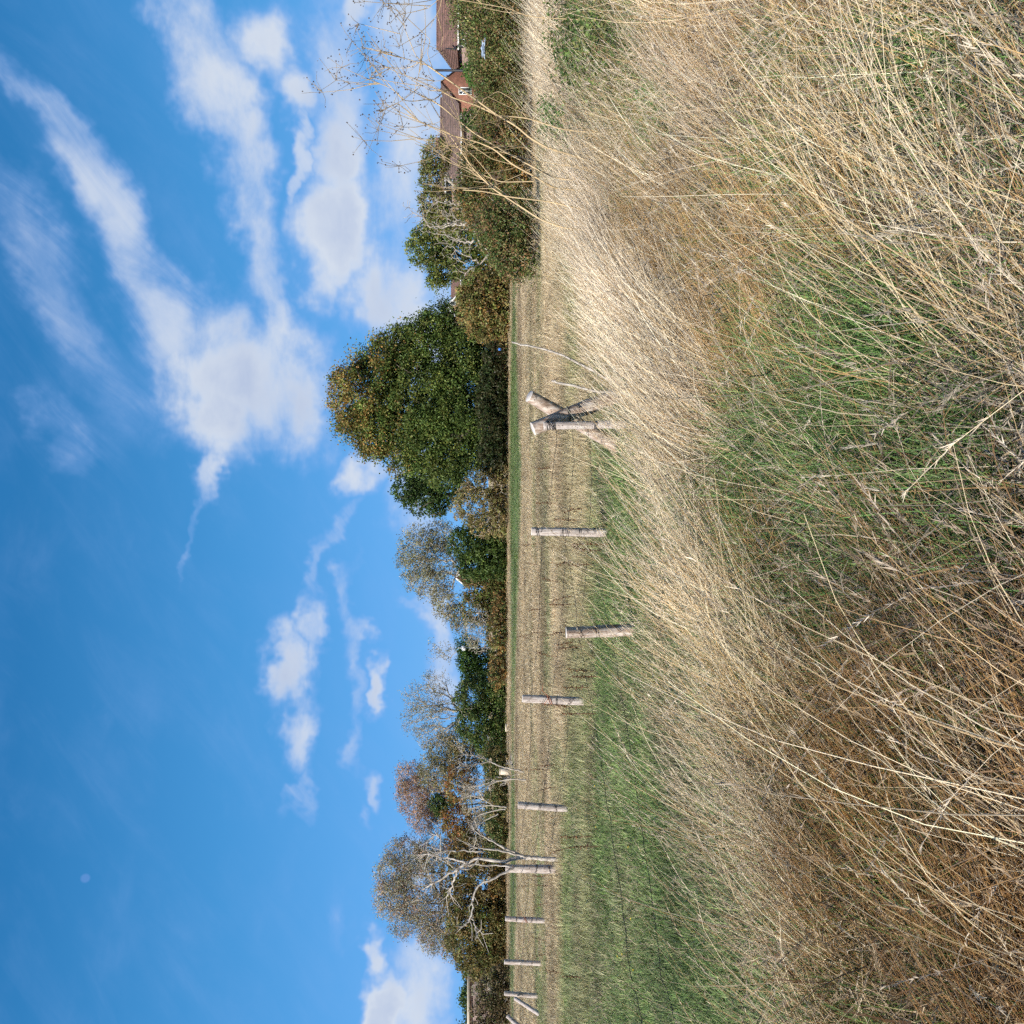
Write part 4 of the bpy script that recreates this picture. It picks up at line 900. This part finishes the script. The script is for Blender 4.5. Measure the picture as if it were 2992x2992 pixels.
b.box((-.36, -.05, .30), (.3, -.02, .42)); b.box((-.30, -.02, 0), (-.24, .04, .36)); b.box((.18, -.02, 0), (.24, .04, .34)); tag(put('white_rail', b.mesh('white_rail', M['cream']), loc=tuple(pb)), 'small white rail low against the hedge, under the fan shaped willow', 'rail')
pb = groundpt(1893, 105); b = MB(); z1 = zz(1349, 105) - pb[2]; z0_ = zz(1361, 105) - pb[2]
b.tube([(0, .1, 0), (0, .1, z1 + .4)], .05, 5); b.box((-.24, -.2, z0_), (.22, .09, z1)); tag(put('white_box', b.mesh('white_box', M['white_paint']), loc=tuple(pb)), 'small white box on a pole above the level topped evergreen', 'box')

# ------------------------------------------------------------------ fence
WOODY = {'p': M['post_wood'], 'b': M['brown_post']}
def tie(P0, P1, t_, r, turns=1.4, n=22):
    """wire wound round a leaning post at fraction t_"""
    P0 = np.array(P0, float); P1 = np.array(P1, float); ax = (P1 - P0) / np.linalg.norm(P1 - P0)
    A = np.cross(ax, (0, 1, 0.1)); A /= np.linalg.norm(A); B = np.cross(ax, A); a_ = np.linspace(0, 6.283 * turns, n)
    tilt = R.normal(0, .5); c_ = P0 + (P1 - P0) * t_
    return c_ + (r + .006) * (np.cos(a_)[:, None] * A + np.sin(a_)[:, None] * B) + ax * (np.linspace(-.02, .02, n) + tilt * r * np.cos(a_))[:, None]
def post(label, cat, top, bot, r, ties=(), mat='p', group='round fence posts', name='fence_post', n=14, rough=.035, slant=(0, 0), twine=None):
    top = np.array(top, float); bot = np.array(bot, float)
    t_ = thing(name, label, cat, tuple(bot), group)
    P0 = np.zeros(3); P1 = top - bot; L = np.linalg.norm(P1)
    s = np.linspace(-.35 / L, 1, n); wob = R.normal(0, .004, (n, 3)).cumsum(0) * .5; wob -= wob[-1]
    P = P0 + P1 * s[:, None] + wob
    b = MB(); b.tube(P, r * (1.06 - .08 * s) * (1 + R.normal(0, .02, n)), 18, rough=rough)
    # slanted saw cut and shallow dished end
    ring = b.V[-1][-18:]; ax = P1 / L
    pass
    put('shaft', b.mesh('shaft', WOODY[mat], True), t_)
    e = MB(); c_ = ring.mean(0); rin = c_ + (ring - c_) * .93 + ax * .006
    V = np.concatenate([ring, rin, [c_ + ax * .008]]); Q = [(k_, (k_ + 1) % 18, 18 + (k_ + 1) % 18, 18 + k_) for k_ in range(18)]
    e.add(V, Q, T=[(18 + k_, 18 + (k_ + 1) % 18, 36) for k_ in range(18)]); put('cut_end', e.mesh('cut_end', M['end_grain'], False), t_)
    for q in ties:
        b = MB(); b.tube(tie(P0, P1, q, r * 1.03, R.uniform(1.2, 2.2)), .0042 if top[1] < 18 else .0045, 4); put('wire_tie', b.mesh('wire_tie', M['wire'], True), t_)
    if twine is not None:
        b = MB()
        for q in np.linspace(twine - .03, twine + .03, 3): b.tube(tie(P0, P1, q, r * 1.04, 1.1), .006, 4)
        tl = P0 + P1 * twine; b.tube([tl + (r, -.05, 0), tl + (r + .12, -.1, .12), tl + (r + .25, -.08, .1)], [.007, .006, .004], 5)
        put('twine', b.mesh('twine', M['twine'], True), t_)
    return t_
def foot(y, Z, dx=0):
    p_ = groundpt(y, Z); p_[0] += dx; return p_
PA = at(1552, 1553, 16.2); PB = at(1849, 1655, 13.0); PC = at(2041, 1527, 19.8)
post('pale straight fence post wound with loose wire, between the corner struts and the brown post', 'fence post', PA, foot(1556, 16.2), .066, (.93, .62, .55, .40, .22))
post('brown bark covered fence post leaning left, nearest of all the posts', 'fence post', PB, foot(1838, 13.0), .068, (.82, .60, .30), 'b', rough=.06)
post('pale fence post tied with orange twine, just left of the brown post', 'fence post', PC, foot(2052, 19.8), .076, (.68, .50, .28), twine=.62)
PD = at(2352, 1514, 23.7); post('whitish speckled fence post between the twine tied post and the dead branch', 'fence post', PD, foot(2366, 23.7), .078, (.85, .6, .3))
PE = at(2537, 1478, 27.5); post('thick grey fence post standing behind the tall dead branch', 'fence post', PE, foot(2541, 27.5), .105, (.45, .2))
PF = at(2684, 1477, 33); post('thin pale fence post with a rusty tie, first left of the dead branch', 'fence post', PF, foot(2692, 33), .082, (.75, .4), twine=.55)
PG = at(2810, 1474, 36.3); post('thin pale fence post, second left of the dead branch', 'fence post', PG, foot(2818, 36.3), .083, (.55,))
PH = at(2902, 1474, 38.5); post('pale fence post braced by a slanting strut near the left edge', 'fence post', PH, foot(2911, 38.5), .085, (.5,))
post('slanting strut propped against the braced fence post', 'strut', at(2917, 1505, 38.3), at(2952, 1560, 37.6), .07, group='slanting struts', name='brace_strut')
post('lone slanting strut cut off by the left edge of the view', 'strut', at(2968, 1483, 39), at(3010, 1530, 38.5), .085, group='slanting struts', name='brace_strut')
PI_ = at(3040, 1480, 41); post('fence post just beyond the left edge of the view', 'fence post', PI_, foot(3046, 41), .085, (.5,))
# the corner: two crossed struts and an upright lashed together
K1 = at(1254, 1558, 13.75); post('thick weathered strut with a cracked face crossing in front at the fence corner', 'strut', K1, at(1158, 1795, 13.9), .094, (.25, .42, .58), 'b', 'corner struts', 'corner_strut', rough=.05)
K2 = at(1157, 1547, 14.35); post('round cut strut leaning the other way behind the fence corner', 'strut', K2, at(1330, 1850, 14.9), .092, (.66, .62), 'b', 'corner struts', 'corner_strut')
K3 = at(1244, 1590, 13.62); post('slim grey upright lashed under the crossed struts at the fence corner', 'post', K3, foot(1240, 13.62), .052, (.96, .9, .93, .45), 'p', 'corner struts', 'corner_post')
# strands of wire
def strand(label, pts, r=.0045, sag=.05, group='barbed wire strands', barbs=True):
    pts = [np.array(p_, float) for p_ in pts]; b = MB()
    for A, B in zip(pts[:-1], pts[1:]):
        n = 24; s = np.linspace(0, 1, n)[:, None]; P = A + (B - A) * s; P[:, 2] -= (sag * 4 * s * (1 - s))[:, 0]; P += R.normal(0, .006, P.shape)
        b.tube(P, r, 4)
        if barbs:
            L = np.linalg.norm(B - A)
            for q in np.arange(.1, L, .16):
                c_ = A + (B - A) * q / L; c_[2] -= sag * 4 * (q / L) * (1 - q / L); v_ = R.normal(0, 1, 3); v_ *= .03 / np.linalg.norm(v_)
                b.tube([c_ - v_, c_ + v_], r * .8, 3)
    o = b.mesh('wire', M['wire'], False, pts[0]); tag(put('wire_strand', o, loc=tuple(pts[0])), label, 'wire', group)
def hp(top, y, Z, f):
    f0 = foot(y, Z); return f0 + (np.array(top) - f0) * f
FP = [(PA, 1556, 16.2), (PC, 2052, 19.8), (PD, 2366, 23.7), (PE, 2541, 27.5), (PF, 2692, 33), (PG, 2818, 36.3), (PH, 2911, 38.5), (PI_, 3046, 41)]
for f_, lb in ((.88, 'top strand of barbed wire along the far line of posts'), (.58, 'middle strand of barbed wire along the far line of posts'), (.3, 'lowest strand of barbed wire along the far line of posts')):
    strand(lb, [at(1225, 1610 + (1 - f_) * 150, 13.9)] + [hp(*q, f_) + np.array((0, -.08, 0)) for q in FP], .0032)
off1 = at(2870, 1846, 7.6); off2 = at(2860, 1935, 7.6)
strand('upper strand of barbed wire from the brown post down to the left', [hp(PA, 1556, 16.2, .62) + (0, -.08, 0), hp(PB, 1838, 13, .84) + (-.06, -.03, 0), off1, at(3500, 1960, 5.2)], .0024, .03)
strand('lower strand of barbed wire from the brown post down to the left', [hp(PA, 1556, 16.2, .36) + (0, -.08, 0), hp(PB, 1838, 13, .42) + (-.06, -.03, 0), off2, at(3500, 2080, 5.2)], .0024, .03)

# ------------------------------------------------------------------ dead shrubs by the far posts
def cr3(x_, y_): return (2200 + y_ * .4141, 1000 + x_ * .4141)          # measured in an enlarged crop of the photo
def dead_shrub(label, Z, lines, base_y, name='dead_shrub', dz=.5, tw=60, rpx=1.0, mat='dead_wood'):
    org = groundpt(base_y, Z); t_ = thing(name, label, 'dead shrub', tuple(org)); b = MB(); tipp = []
    for ln, w0, w1 in lines:
        P = []; dd = R.normal(0, dz)
        for i, (cx_, cy_) in enumerate(ln):
            y_, v_ = cr3(cx_, cy_); P.append(at(y_, v_, Z + dd * i / max(1, len(ln) - 1)))
        P = np.array(P); P[:, 2] = np.maximum(P[:, 2], org[2]); s = np.linspace(0, 1, len(P)); s2 = np.linspace(0, 1, len(P) * 4)
        PP = np.stack([np.interp(s2, s, P[:, k_]) for k_ in range(3)], -1); PP[1:-1] = (PP[:-2] + PP[1:-1] * 2 + PP[2:]) / 4; PP += R.normal(0, .012, PP.shape)
        b.tube(PP - org, np.linspace(w0, w1, len(PP)) * Z / FPX * .5 * rpx, 7, rough=.06); tipp.append(PP)
    put('branches', b.mesh('branches', M[mat], True), t_)
    b = MB()
    for _ in range(tw):
        L = tipp[R.integers(len(tipp))]; i = R.integers(len(L) // 2, len(L)); d_ = L[i] - L[max(0, i - 3)]; d_ = d_ / (np.linalg.norm(d_) + 1e-6) + R.normal(0, .55, 3); d_ /= np.linalg.norm(d_); ll = R.uniform(.15, .6)
        p1 = L[i] + d_ * ll * .5; p2 = L[i] + (d_ + R.normal(0, .3, 3)) * ll
        b.tube(np.array([L[i], p1, p2]) - org, [.013, .010, .006], 4)
    put('twigs', b.mesh('twigs', M[mat], True), t_, kind='stuff')
dead_shrub('tall forked dead branch bleached white against the thick grey post', 26.9, [
  ([(1530, 755), (1430, 745), (1280, 735), (1120, 765), (970, 745), (870, 775), (810, 830), (700, 890), (620, 930), (570, 970)], 20, 5),
  ([(810, 830), (790, 900), (765, 960), (765, 1020)], 9, 5), ([(870, 775), (760, 745), (680, 730), (600, 715)], 9, 4),
  ([(1330, 740), (1280, 728), (1230, 710), (1130, 660), (1030, 610), (930, 545)], 13, 5), ([(1180, 800), (1000, 790), (900, 785)], 8, 4),
  ([(1250, 800), (1180, 830), (1060, 890), (970, 930), (920, 1020), (915, 1160), (880, 1200), (850, 1225)], 11, 5), ([(915, 1160), (940, 1220), (950, 1280)], 7, 4),
  ([(1230, 720), (1130, 690), (980, 670), (890, 655)], 11, 4), ([(1000, 700), (860, 690), (740, 690), (640, 700)], 7, 3), ([(740, 690), (720, 640), (660, 570), (630, 590)], 6, 3),
  ([(970, 745), (900, 820), (780, 810), (690, 740)], 6, 3)], 2512, tw=110, rpx=.68)
dead_shrub('smaller grey dead shrub with two leaning stems before the hedge', 40, [
  ([(1300, 190), (1180, 185), (1090, 200), (1040, 185), (930, 190)], 9, 4), ([(1090, 200), (990, 250), (950, 270), (880, 250)], 6, 3), ([(1060, 200), (980, 230), (860, 240)], 6, 3),
  ([(1280, 135), (1190, 110), (1110, 95), (1040, 60), (940, 20), (860, 10), (840, -20)], 9, 3), ([(1260, 120), (1220, 120), (1200, 90), (1190, 60)], 4, 2), ([(1250, 150), (1190, 160), (1170, 180)], 4, 2), ([(1040, 60), (960, 80), (850, 90)], 5, 2)], 2275, tw=150, rpx=.55, mat='pale_bark')
dead_shrub('low spreading dead grey shrub against the dark hedge', 70, [
  ([(1160, 385), (1060, 370), (980, 375), (890, 395)], 8, 4), ([(1060, 365), (1000, 330), (970, 280), (950, 260), (850, 210)], 8, 4), ([(1150, 395), (1050, 410), (960, 440), (930, 480)], 8, 4),
  ([(1100, 430), (1000, 480), (930, 520)], 7, 3), ([(1000, 330), (920, 300), (850, 310)], 6, 3)], 2360, tw=120, dz=.8, rpx=.6, mat='pale_bark')
# two bleached sticks by the corner
for lb, ln, w0, w1 in (('long bleached stick curving up out of the grass right of the corner', [(1118, 1830), (1113, 1790), (1095, 1755), (1060, 1690), (1040, 1650), (1020, 1590), (1008, 1530), (1000, 1497)], 9, 4),
                       ('short straight bleached stick beside the corner struts', [(1150, 1830), (1147, 1790), (1143, 1740), (1130, 1690), (1116, 1625), (1113, 1613)], 8, 6)):
    P = np.array([at(y_, v_, 13.2) for y_, v_ in ln]); s = np.linspace(0, 1, len(P)); s2 = np.linspace(0, 1, 20)
    P = np.stack([np.interp(s2, s, P[:, k_]) for k_ in range(3)], -1); P += R.normal(0, .004, P.shape)
    b = MB(); b.tube(P, np.linspace(w0, w1, 20) * 13.2 / FPX * .5, 7, rough=.08, cap=True); tag(put('bleached_stick', b.mesh('bleached_stick', M['dead_wood'], True, P[0]), loc=tuple(P[0])), lb, 'stick')

# ------------------------------------------------------------------ tall dead umbel plants at the right
def cr1(x_, y_): return (y_ * .4141, 1000 + x_ * .4141)
STK = (.60, .44, .24)
def tall_plant(label, Z, lines, twigs=30, seeds=True, zj=.3):
    twigs = int(twigs * .4)
    main = lines[0][0]; y0, v0 = cr1(*main[0])
    # carry the stem on down through the grass to the ground
    zg = Z; X = (1496 - (y0 + 12)) / FPX * Z; org = np.array((X, Z, float(ground(X, Z)) - .03))
    t_ = thing('dead_umbel_plant', label, 'dead plant', tuple(org), 'tall dead yellow umbel plants'); b = MB(); ends = []
    for q, (ln, w0, w1) in enumerate(lines):
        dd = R.normal(0, zj); P = [at(*cr1(*p_), Z + dd * i / len(ln)) for i, p_ in enumerate(ln)]
        if q == 0: P = [org + np.array((0, 0, 0)), org * .5 + P[0] * .5] + P
        P = np.array(P); s = np.linspace(0, 1, len(P)); s2 = np.linspace(0, 1, len(P) * 4)
        PP = np.stack([np.interp(s2, s, P[:, k_]) for k_ in range(3)], -1); PP[1:-1] = (PP[:-2] + 2 * PP[1:-1] + PP[2:]) / 4
        w_ = np.linspace(w0, w1, len(PP)) * Z / FPX * .38
        b.tube(PP - org, w_, 6, col=np.array(STK) * R.uniform(.85, 1.1), rough=.03); ends.append((PP, w_))
    put('stem', b.mesh('stem', M['stalk'], True), t_)
    bt = MB(); bs = MB(); oct_ = np.array([(1, 0, 0), (-1, 0, 0), (0, 1, 0), (0, -1, 0), (0, 0, 1), (0, 0, -1)], float)
    OT = [(0, 2, 4), (2, 1, 4), (1, 3, 4), (3, 0, 4), (2, 0, 5), (1, 2, 5), (3, 1, 5), (0, 3, 5)]
    for _ in range(twigs):
        PP, w_ = ends[R.integers(len(ends))]; i = R.integers(int(len(PP) * .45), len(PP)); d_ = PP[i] - PP[max(0, i - 3)]; d_ /= np.linalg.norm(d_) + 1e-9
        d_ = d_ + R.normal(0, .38, 3) * np.array((1, .7, 1)); d_ /= np.linalg.norm(d_); ll = R.uniform(.16, .55)
        p1 = PP[i] + d_ * ll * .6 + R.normal(0, .01, 3); p2 = p1 + (d_ + np.array((.1, 0, .25))) * ll * .5
        cs = np.array(STK) * R.uniform(.6, 1.0)
        bt.tube(np.array([PP[i], p1, p2]) - org, [max(.0040, w_[i] * .33), .0032, .0022], 4, col=cs)
        if not seeds or R.random() < .25: continue
        for _r in range(R.integers(4, 10)):
            e = p2 + R.normal(0, 1, 3) * np.array((.10, .10, .08)) + np.array((.02, 0, .04)); bt.tube(np.array([p2, (p2 + e) / 2 + R.normal(0, .012, 3), e]) - org, [.0028, .0024, .002], 3, col=cs * .7)
            for _s in range(R.integers(1, 3)):
                bs.add(oct_ * R.uniform(.005, .011) + e + R.normal(0, .016, 3) - org, T=OT, col=np.array((.10, .07, .055)) * R.uniform(.6, 1.6))
    put('side_twigs', bt.mesh('side_twigs', M['stalk'], True), t_, kind='stuff')
    if bs.n: put('seed_heads', bs.mesh('seed_heads', M['stalk']), t_, kind='stuff')
tall_plant('tallest yellow dead plant, thick stem forking before the gable, dark seed heads above', 10.9, [
  ([(1800, 1150), (1600, 1090), (1440, 1040), (1320, 970), (1230, 890), (1090, 810), (910, 680), (800, 600), (600, 460)], 10, 5.5),
  ([(600, 460), (520, 400), (440, 200), (430, 110)], 3.6, 1.6), ([(600, 460), (500, 430), (400, 400), (290, 330)], 3.6, 1.6), ([(560, 430), (470, 480), (360, 480), (250, 480)], 3.2, 1.6), ([(640, 490), (600, 380), (620, 280), (590, 250)], 3, 1.6),
  ([(440, 420), (430, 350), (410, 250), (390, 190)], 2.6, 1.4),
  ([(1090, 810), (940, 740), (780, 690), (700, 640)], 8, 3), ([(700, 640), (620, 640), (560, 600), (520, 640)], 3, 1.5)], 46)
tall_plant('dead yellow plant rooted lowest right, joining the tallest stem half way', 10.7, [([(1660, 925), (1540, 910), (1300, 830), (1080, 815)], 8, 4), ([(1300, 830), (1200, 700), (1100, 640), (1000, 700)], 3, 1.5)], 12, False)
tall_plant('dead plant whose grey upper stem bends up into a wide dark seeded umbel', 11.1, [([(1500, 1260), (1200, 1100), (930, 940), (820, 850), (700, 750), (620, 700)], 7, 4), ([(620, 700), (500, 715), (440, 710), (370, 640), (320, 590)], 3.4, 1.8), ([(440, 710), (380, 650), (300, 600), (220, 580)], 2.4, 1.4), ([(640, 720), (520, 640), (440, 600), (420, 560)], 2.6, 1.4), ([(500, 715), (520, 600), (540, 530), (560, 420)], 2.4, 1.3)], 40)
tall_plant('dead yellow plant with many fine forks before the terrace roof', 10.8, [([(1500, 1330), (1430, 1290), (1350, 1240), (1200, 1160), (1070, 1050), (950, 1000), (790, 960), (690, 915), (600, 880)], 9, 3.5), ([(950, 1000), (830, 1050), (760, 1020), (720, 930)], 3.5, 1.5), ([(1200, 1160), (1050, 1120), (900, 1010), (840, 960)], 4, 2), ([(600, 880), (560, 860), (510, 840)], 2.4, 1.2), ([(700, 920), (640, 1000), (520, 980)], 2.2, 1.2)], 40)
tall_plant('dead yellow plant leaning furthest, its stem starting left of the others', 10.6, [([(1560, 1610), (1400, 1550), (1230, 1440), (1060, 1330), (940, 1210), (860, 1100), (800, 1010), (760, 960)], 8, 3), ([(1060, 1330), (900, 1330), (780, 1330)], 3, 1.5), ([(940, 1210), (860, 1180), (760, 1150)], 2.6, 1.4)], 24, False)
tall_plant('upright dead stem with two angled forks near the white guttered house', 10.6, [([(1700, 1480), (1450, 1420), (1180, 1390), (1000, 1350), (850, 1340)], 7, 4), ([(1180, 1390), (1060, 1300), (960, 1250), (830, 1140)], 4, 2), ([(1350, 1280), (1120, 1285), (980, 1230), (900, 1180)], 4, 2)], 20, False)
tall_plant('thin dead stem with small curled dark leaves among the yellow plants', 11.0, [([(1900, 1200), (1600, 1170), (1330, 1130), (1080, 1060)], 4.5, 2), ([(1450, 1190), (1300, 1040), (1150, 1030), (1000, 1040)], 3, 1.5)], 24, True)
tall_plant('thin pale dead stem at the right edge before the tiled roof', 10.4, [([(1320, 120), (1180, 60), (900, 10), (700, -20)], 4, 2), ([(700, -20), (640, 30), (600, 60), (570, 40)], 2.5, 1.4), ([(700, 0), (690, 60), (640, 150), (620, 200)], 2.2, 1.2)], 26)

# ------------------------------------------------------------------ brambles, weeds and docks
def on_bank(y, v):
    Z = 4.0
    for _ in range(12):
        X = (1496 - y) / FPX * Z; Z = .5 * Z + .5 * (EYE - float(ground(X, Z))) * FPX / (v - HZ)
    return Z
def bramble(label, spots, n, size=.045, hgt=.65, pals=BRAMB[:3] + [(.10, .15, .04)]):
    P = []
    for (y, v, ry, rv) in spots:
        for _ in range(n):
            a_ = R.uniform(0, 6.283); r_ = math.sqrt(R.random()); yy = y + ry * r_ * math.cos(a_); vv = v + rv * r_ * math.sin(a_)
            Z = on_bank(yy, vv); X = (1496 - yy) / FPX * Z; P.append((X, Z, float(ground(X, Z)) + R.uniform(.03, hgt)))
    P = np.array(P); org = P.mean(0); org[2] = float(ground(org[0], org[1]))
    t_ = thing('bramble', label, 'bramble', tuple(org), 'brambles on the bank')
    V, Q, K = leafmesh(P, 8, .14, size, pals); V[:, 2] = np.maximum(V[:, 2], org[2] - .3)
    put('leaves', mk_mesh('leaves', V - org, Q, M['leaf'], K), t_)
    b = MB()
    for _ in range(14):
        i, j = R.integers(len(P), size=2)
        if np.linalg.norm(P[i] - P[j]) > 1.6: continue
        mid = (P[i] + P[j]) / 2 + (0, 0, .15); b.tube(np.array([P[i], mid, P[j]]) - org, .004, 4, col=(.16, .09, .05))
    if b.n: put('canes', b.mesh('canes', M['stalk'], True), t_, kind='stuff')
bramble('sprawling green bramble low on the bank below the pale crest', [(60, 1760, 110, 60), (180, 1800, 70, 60), (100, 1860, 100, 50)], 260)
bramble('small bright green bramble clump where the yellow stems root', [(370, 1715, 60, 45), (330, 1700, 50, 35)], 170, pals=[(.07, .15, .03), (.09, .17, .04), (.05, .11, .025)])
bramble('thin straggling bramble between the sprawling bramble and the yellow stems', [(440, 1740, 70, 40), (250, 1850, 70, 60), (520, 1690, 60, 40)], 80, hgt=.5)
def leaf_blade(b, p_, d_, L, w, col, up=.5, n=5):
    d_ = np.array(d_, float); d_ /= np.linalg.norm(d_); sd_ = np.cross(d_, (0, 0, 1)); sd_ /= np.linalg.norm(sd_) + 1e-9; V = []
    for i in range(n + 1):
        s = i / n; c_ = np.array(p_) + d_ * L * s + np.array((0, 0, 1)) * L * up * (s - s * s * 1.1); ww = w * math.sin(math.pi * (.08 + .9 * s)) * .5
        V += [c_ - sd_ * ww + (0, 0, ww * .5), c_, c_ + sd_ * ww + (0, 0, ww * .5)]
    Q = []
    for i in range(n): k_ = i * 3; Q += [(k_, k_ + 1, k_ + 4, k_ + 3), (k_ + 1, k_ + 2, k_ + 5, k_ + 4)]
    b.add(V, Q, col=col)
def weed(label, y, v, nl=9, L=.11, w=.045, h0=.10, cols=((.06, .125, .028), (.09, .155, .04), (.05, .10, .024)), group='broad leaved weeds'):
    Z = on_bank(y, v); X = (1496 - y) / FPX * Z; org = np.array((X, Z, float(ground(X, Z)) + h0)); t_ = thing('leafy_weed', label, 'weed', tuple(org), group)
    for i in range(nl):
        a_ = R.uniform(0, 6.283); b = MB(); leaf_blade(b, (R.normal(0, .02), R.normal(0, .02), R.uniform(0, .1)), (math.cos(a_), math.sin(a_), R.uniform(.1, .7)), L * R.uniform(.6, 1.2), w * R.uniform(.7, 1.2), np.array(cols[i % 3]) * R.uniform(.8, 1.2)); put('leaf', b.mesh('leaf', M['leaf'], True), t_)
    b = MB(); b.tube([(0, 0, -h0 - .03), (0, 0, .05)], .004, 5, col=(.12, .17, .06)); put('stem', b.mesh('stem', M['stalk']), t_)
for lb, y, v, nl, L in (('large leafy weed in the corner under the tall grass at the far right', 60, 2890, 16, .13), ('leafy weed above the corner weed at the far right', 150, 2800, 12, .12), ('leafy weed at the right edge, highest of the right hand weeds', 30, 2730, 10, .10),
      ('leafy weed left of the other right hand weeds, at the near edge', 290, 2900, 12, .11), ('small weed with one long pale oval leaf near the middle of the near grass', 1035, 2755, 6, .10), ('cluster of round weed leaves in the green patch of the near grass', 1290, 2810, 9, .07),
      ('bright yellow green weed leaf close to the near edge', 1430, 2865, 6, .07), ('low dark leaved weed in a shaded gap of the near grass', 1540, 2800, 8, .07), ('tiny bright weed left of the shaded gap', 1575, 2725, 5, .06), ('weed with upright leaves between the middle weeds', 1180, 2900, 8, .08),
      ('pale leaved weed near the bright yellow green one', 1380, 2950, 8, .08), ('small weed under the straw at the near edge right of centre', 900, 2930, 7, .07)):
    weed(lb, y, v, nl + 2, L * .95, L * .40)
# the one broad green blade, bottom left
Z = on_bank(2440, 2740); p0 = at(2442, 2705, Z * .93); b = MB(); leaf_blade(b, (0, 0, 0), np.array(at(2356, 2800, Z * .9)) - p0, .16, .014, (.13, .24, .10), .4, 8)
tag(put('broad_grass_blade', b.mesh('broad_grass_blade', M['leaf'], True), loc=tuple(p0)), 'single broad green grass blade arching among dark dead stems', 'grass blade')
# dead docks out in the field
def dock_meshes():
    out = []
    for q in range(4):
        b = MB(); b2 = MB(); H = R.uniform(.55, .95); lean = R.normal(0, .08, 2); P = np.array([(lean[0] * s * s, lean[1] * s * s, H * s) for s in np.linspace(0, 1, 7)]); b.tube(P, np.linspace(.009, .004, 7), 4, col=(.16, .075, .035))
        b2.tube(P[2:], .006, 3, col=(.16, .08, .035))
        for s in np.linspace(.4, 1, 30):
            c_ = np.array((lean[0] * s * s, lean[1] * s * s, H * s)) + R.normal(0, .016, 3)
            V = R.normal(0, .014, (4, 3)) + c_; b2.add(V, [(0, 1, 2, 3)], T=[(0, 2, 3)], col=np.array((.17, .075, .03)) * R.uniform(.6, 1.4))
        out.append((b.mesh('dock_stem', M['stalk']), b2.mesh('dock_seeds', M['stalk'])))
    return out
dm = dock_meshes()
spots = [(1890, 1720), (1962, 1745), (1978, 1760), (2010, 1740), (1640, 1700), (1650, 1745), (1520, 1715), (1470, 1640), (1370, 1600), (1365, 1635), (1700, 1645), (1590, 1590), (1780, 1590), (1866, 1560), (2235, 1640), (2300, 1635), (2560, 1620), (2590, 1620), (2640, 1610), (2750, 1610), (2790, 1600), (2845, 1655), (2250, 1610), (1610, 1765), (1590, 1790)]
for _ in range(18): spots.append((R.uniform(1450, 2960), R.uniform(1545, 1760)))
GAPS = [(0, 1330, 'right of the corner struts'), (1330, 1552, 'between the corner struts and the wire wound post'), (1552, 1845, 'between the wire wound post and the brown post'), (1845, 2045, 'between the brown post and the twine tied post'),
        (2045, 2360, 'between the twine tied post and the speckled post'), (2360, 2540, 'between the speckled post and the dead branch'), (2540, 2690, 'just left of the tall dead branch'), (2690, 2900, 'among the thin pale posts'), (2900, 3200, 'left of the braced post')]
ORD = ['nearest', 'second nearest', 'third nearest', 'fourth nearest', 'fifth nearest', 'sixth nearest', 'seventh nearest', 'eighth nearest', 'ninth nearest', 'tenth nearest', 'eleventh nearest', 'twelfth nearest']
def gapname(y): return [g_[2] for g_ in GAPS if g_[0] <= y < g_[1]][0]
good = []
for (y, v) in spots:
    Z = 5700 / (v - HZ); X = (1496 - y) / FPX * Z
    if float(inside(X, Z)) < -.8: good.append((y, v, X, Z))
good.sort(key=lambda q: q[3]); cnt = {}
for i, (y, v, X, Z) in enumerate(good):
    gn = gapname(y); c_ = cnt.get(gn, 0); cnt[gn] = c_ + 1
    if c_ >= 12: continue
    t_ = thing('dock_plant', ORD[c_] + ' dead brown dock ' + gn, 'dead dock', (X, Z, float(ground(X, Z)) - .02), 'dead docks in the field')
    t_.rotation_euler = (0, 0, R.uniform(0, 6.28)); t_.scale = (1, 1, .85)
    ms = dm[i % 4]; put('stem', ms[0], t_); put('seed_head', ms[1], t_)
# small yellow flowers in the near green sward
b = MB()
M['yellow_petal'] = mat_plain('yellow_petal', (.75, .55, .03), .6)
for i, (y, v) in enumerate(sorted(((2800, 1848), (2794, 1862), (2420, 1775), (2480, 1880), (2550, 1820), (2840, 1900), (2300, 1770), (2690, 1890)), key=lambda q: -q[1])):
    Z = 5700 / (v - HZ); X = (1496 - y) / FPX * Z; b = MB()
    for a_ in np.linspace(0, 6.28, 8)[:-1]: b.add(np.array([(0, 0, 0), (math.cos(a_) * .022, math.sin(a_) * .022, .01), (math.cos(a_ + .6) * .022, math.sin(a_ + .6) * .022, .01), (0, 0, .006)]) + (0, 0, .2), [(0, 1, 2, 3)])
    t_ = thing('yellow_flower', ORD[i] + ' tiny yellow flower in the green grass of the near field', 'flower', (X, Z, float(ground(X, Z))), 'yellow flowers'); put('petals', b.mesh('petals', M['yellow_petal']), t_); b = MB(); b.tube([(0, 0, 0), (0, 0, .2)], .003, 4, col=(.1, .17, .05)); put('stem', b.mesh('stem', M['stalk']), t_)
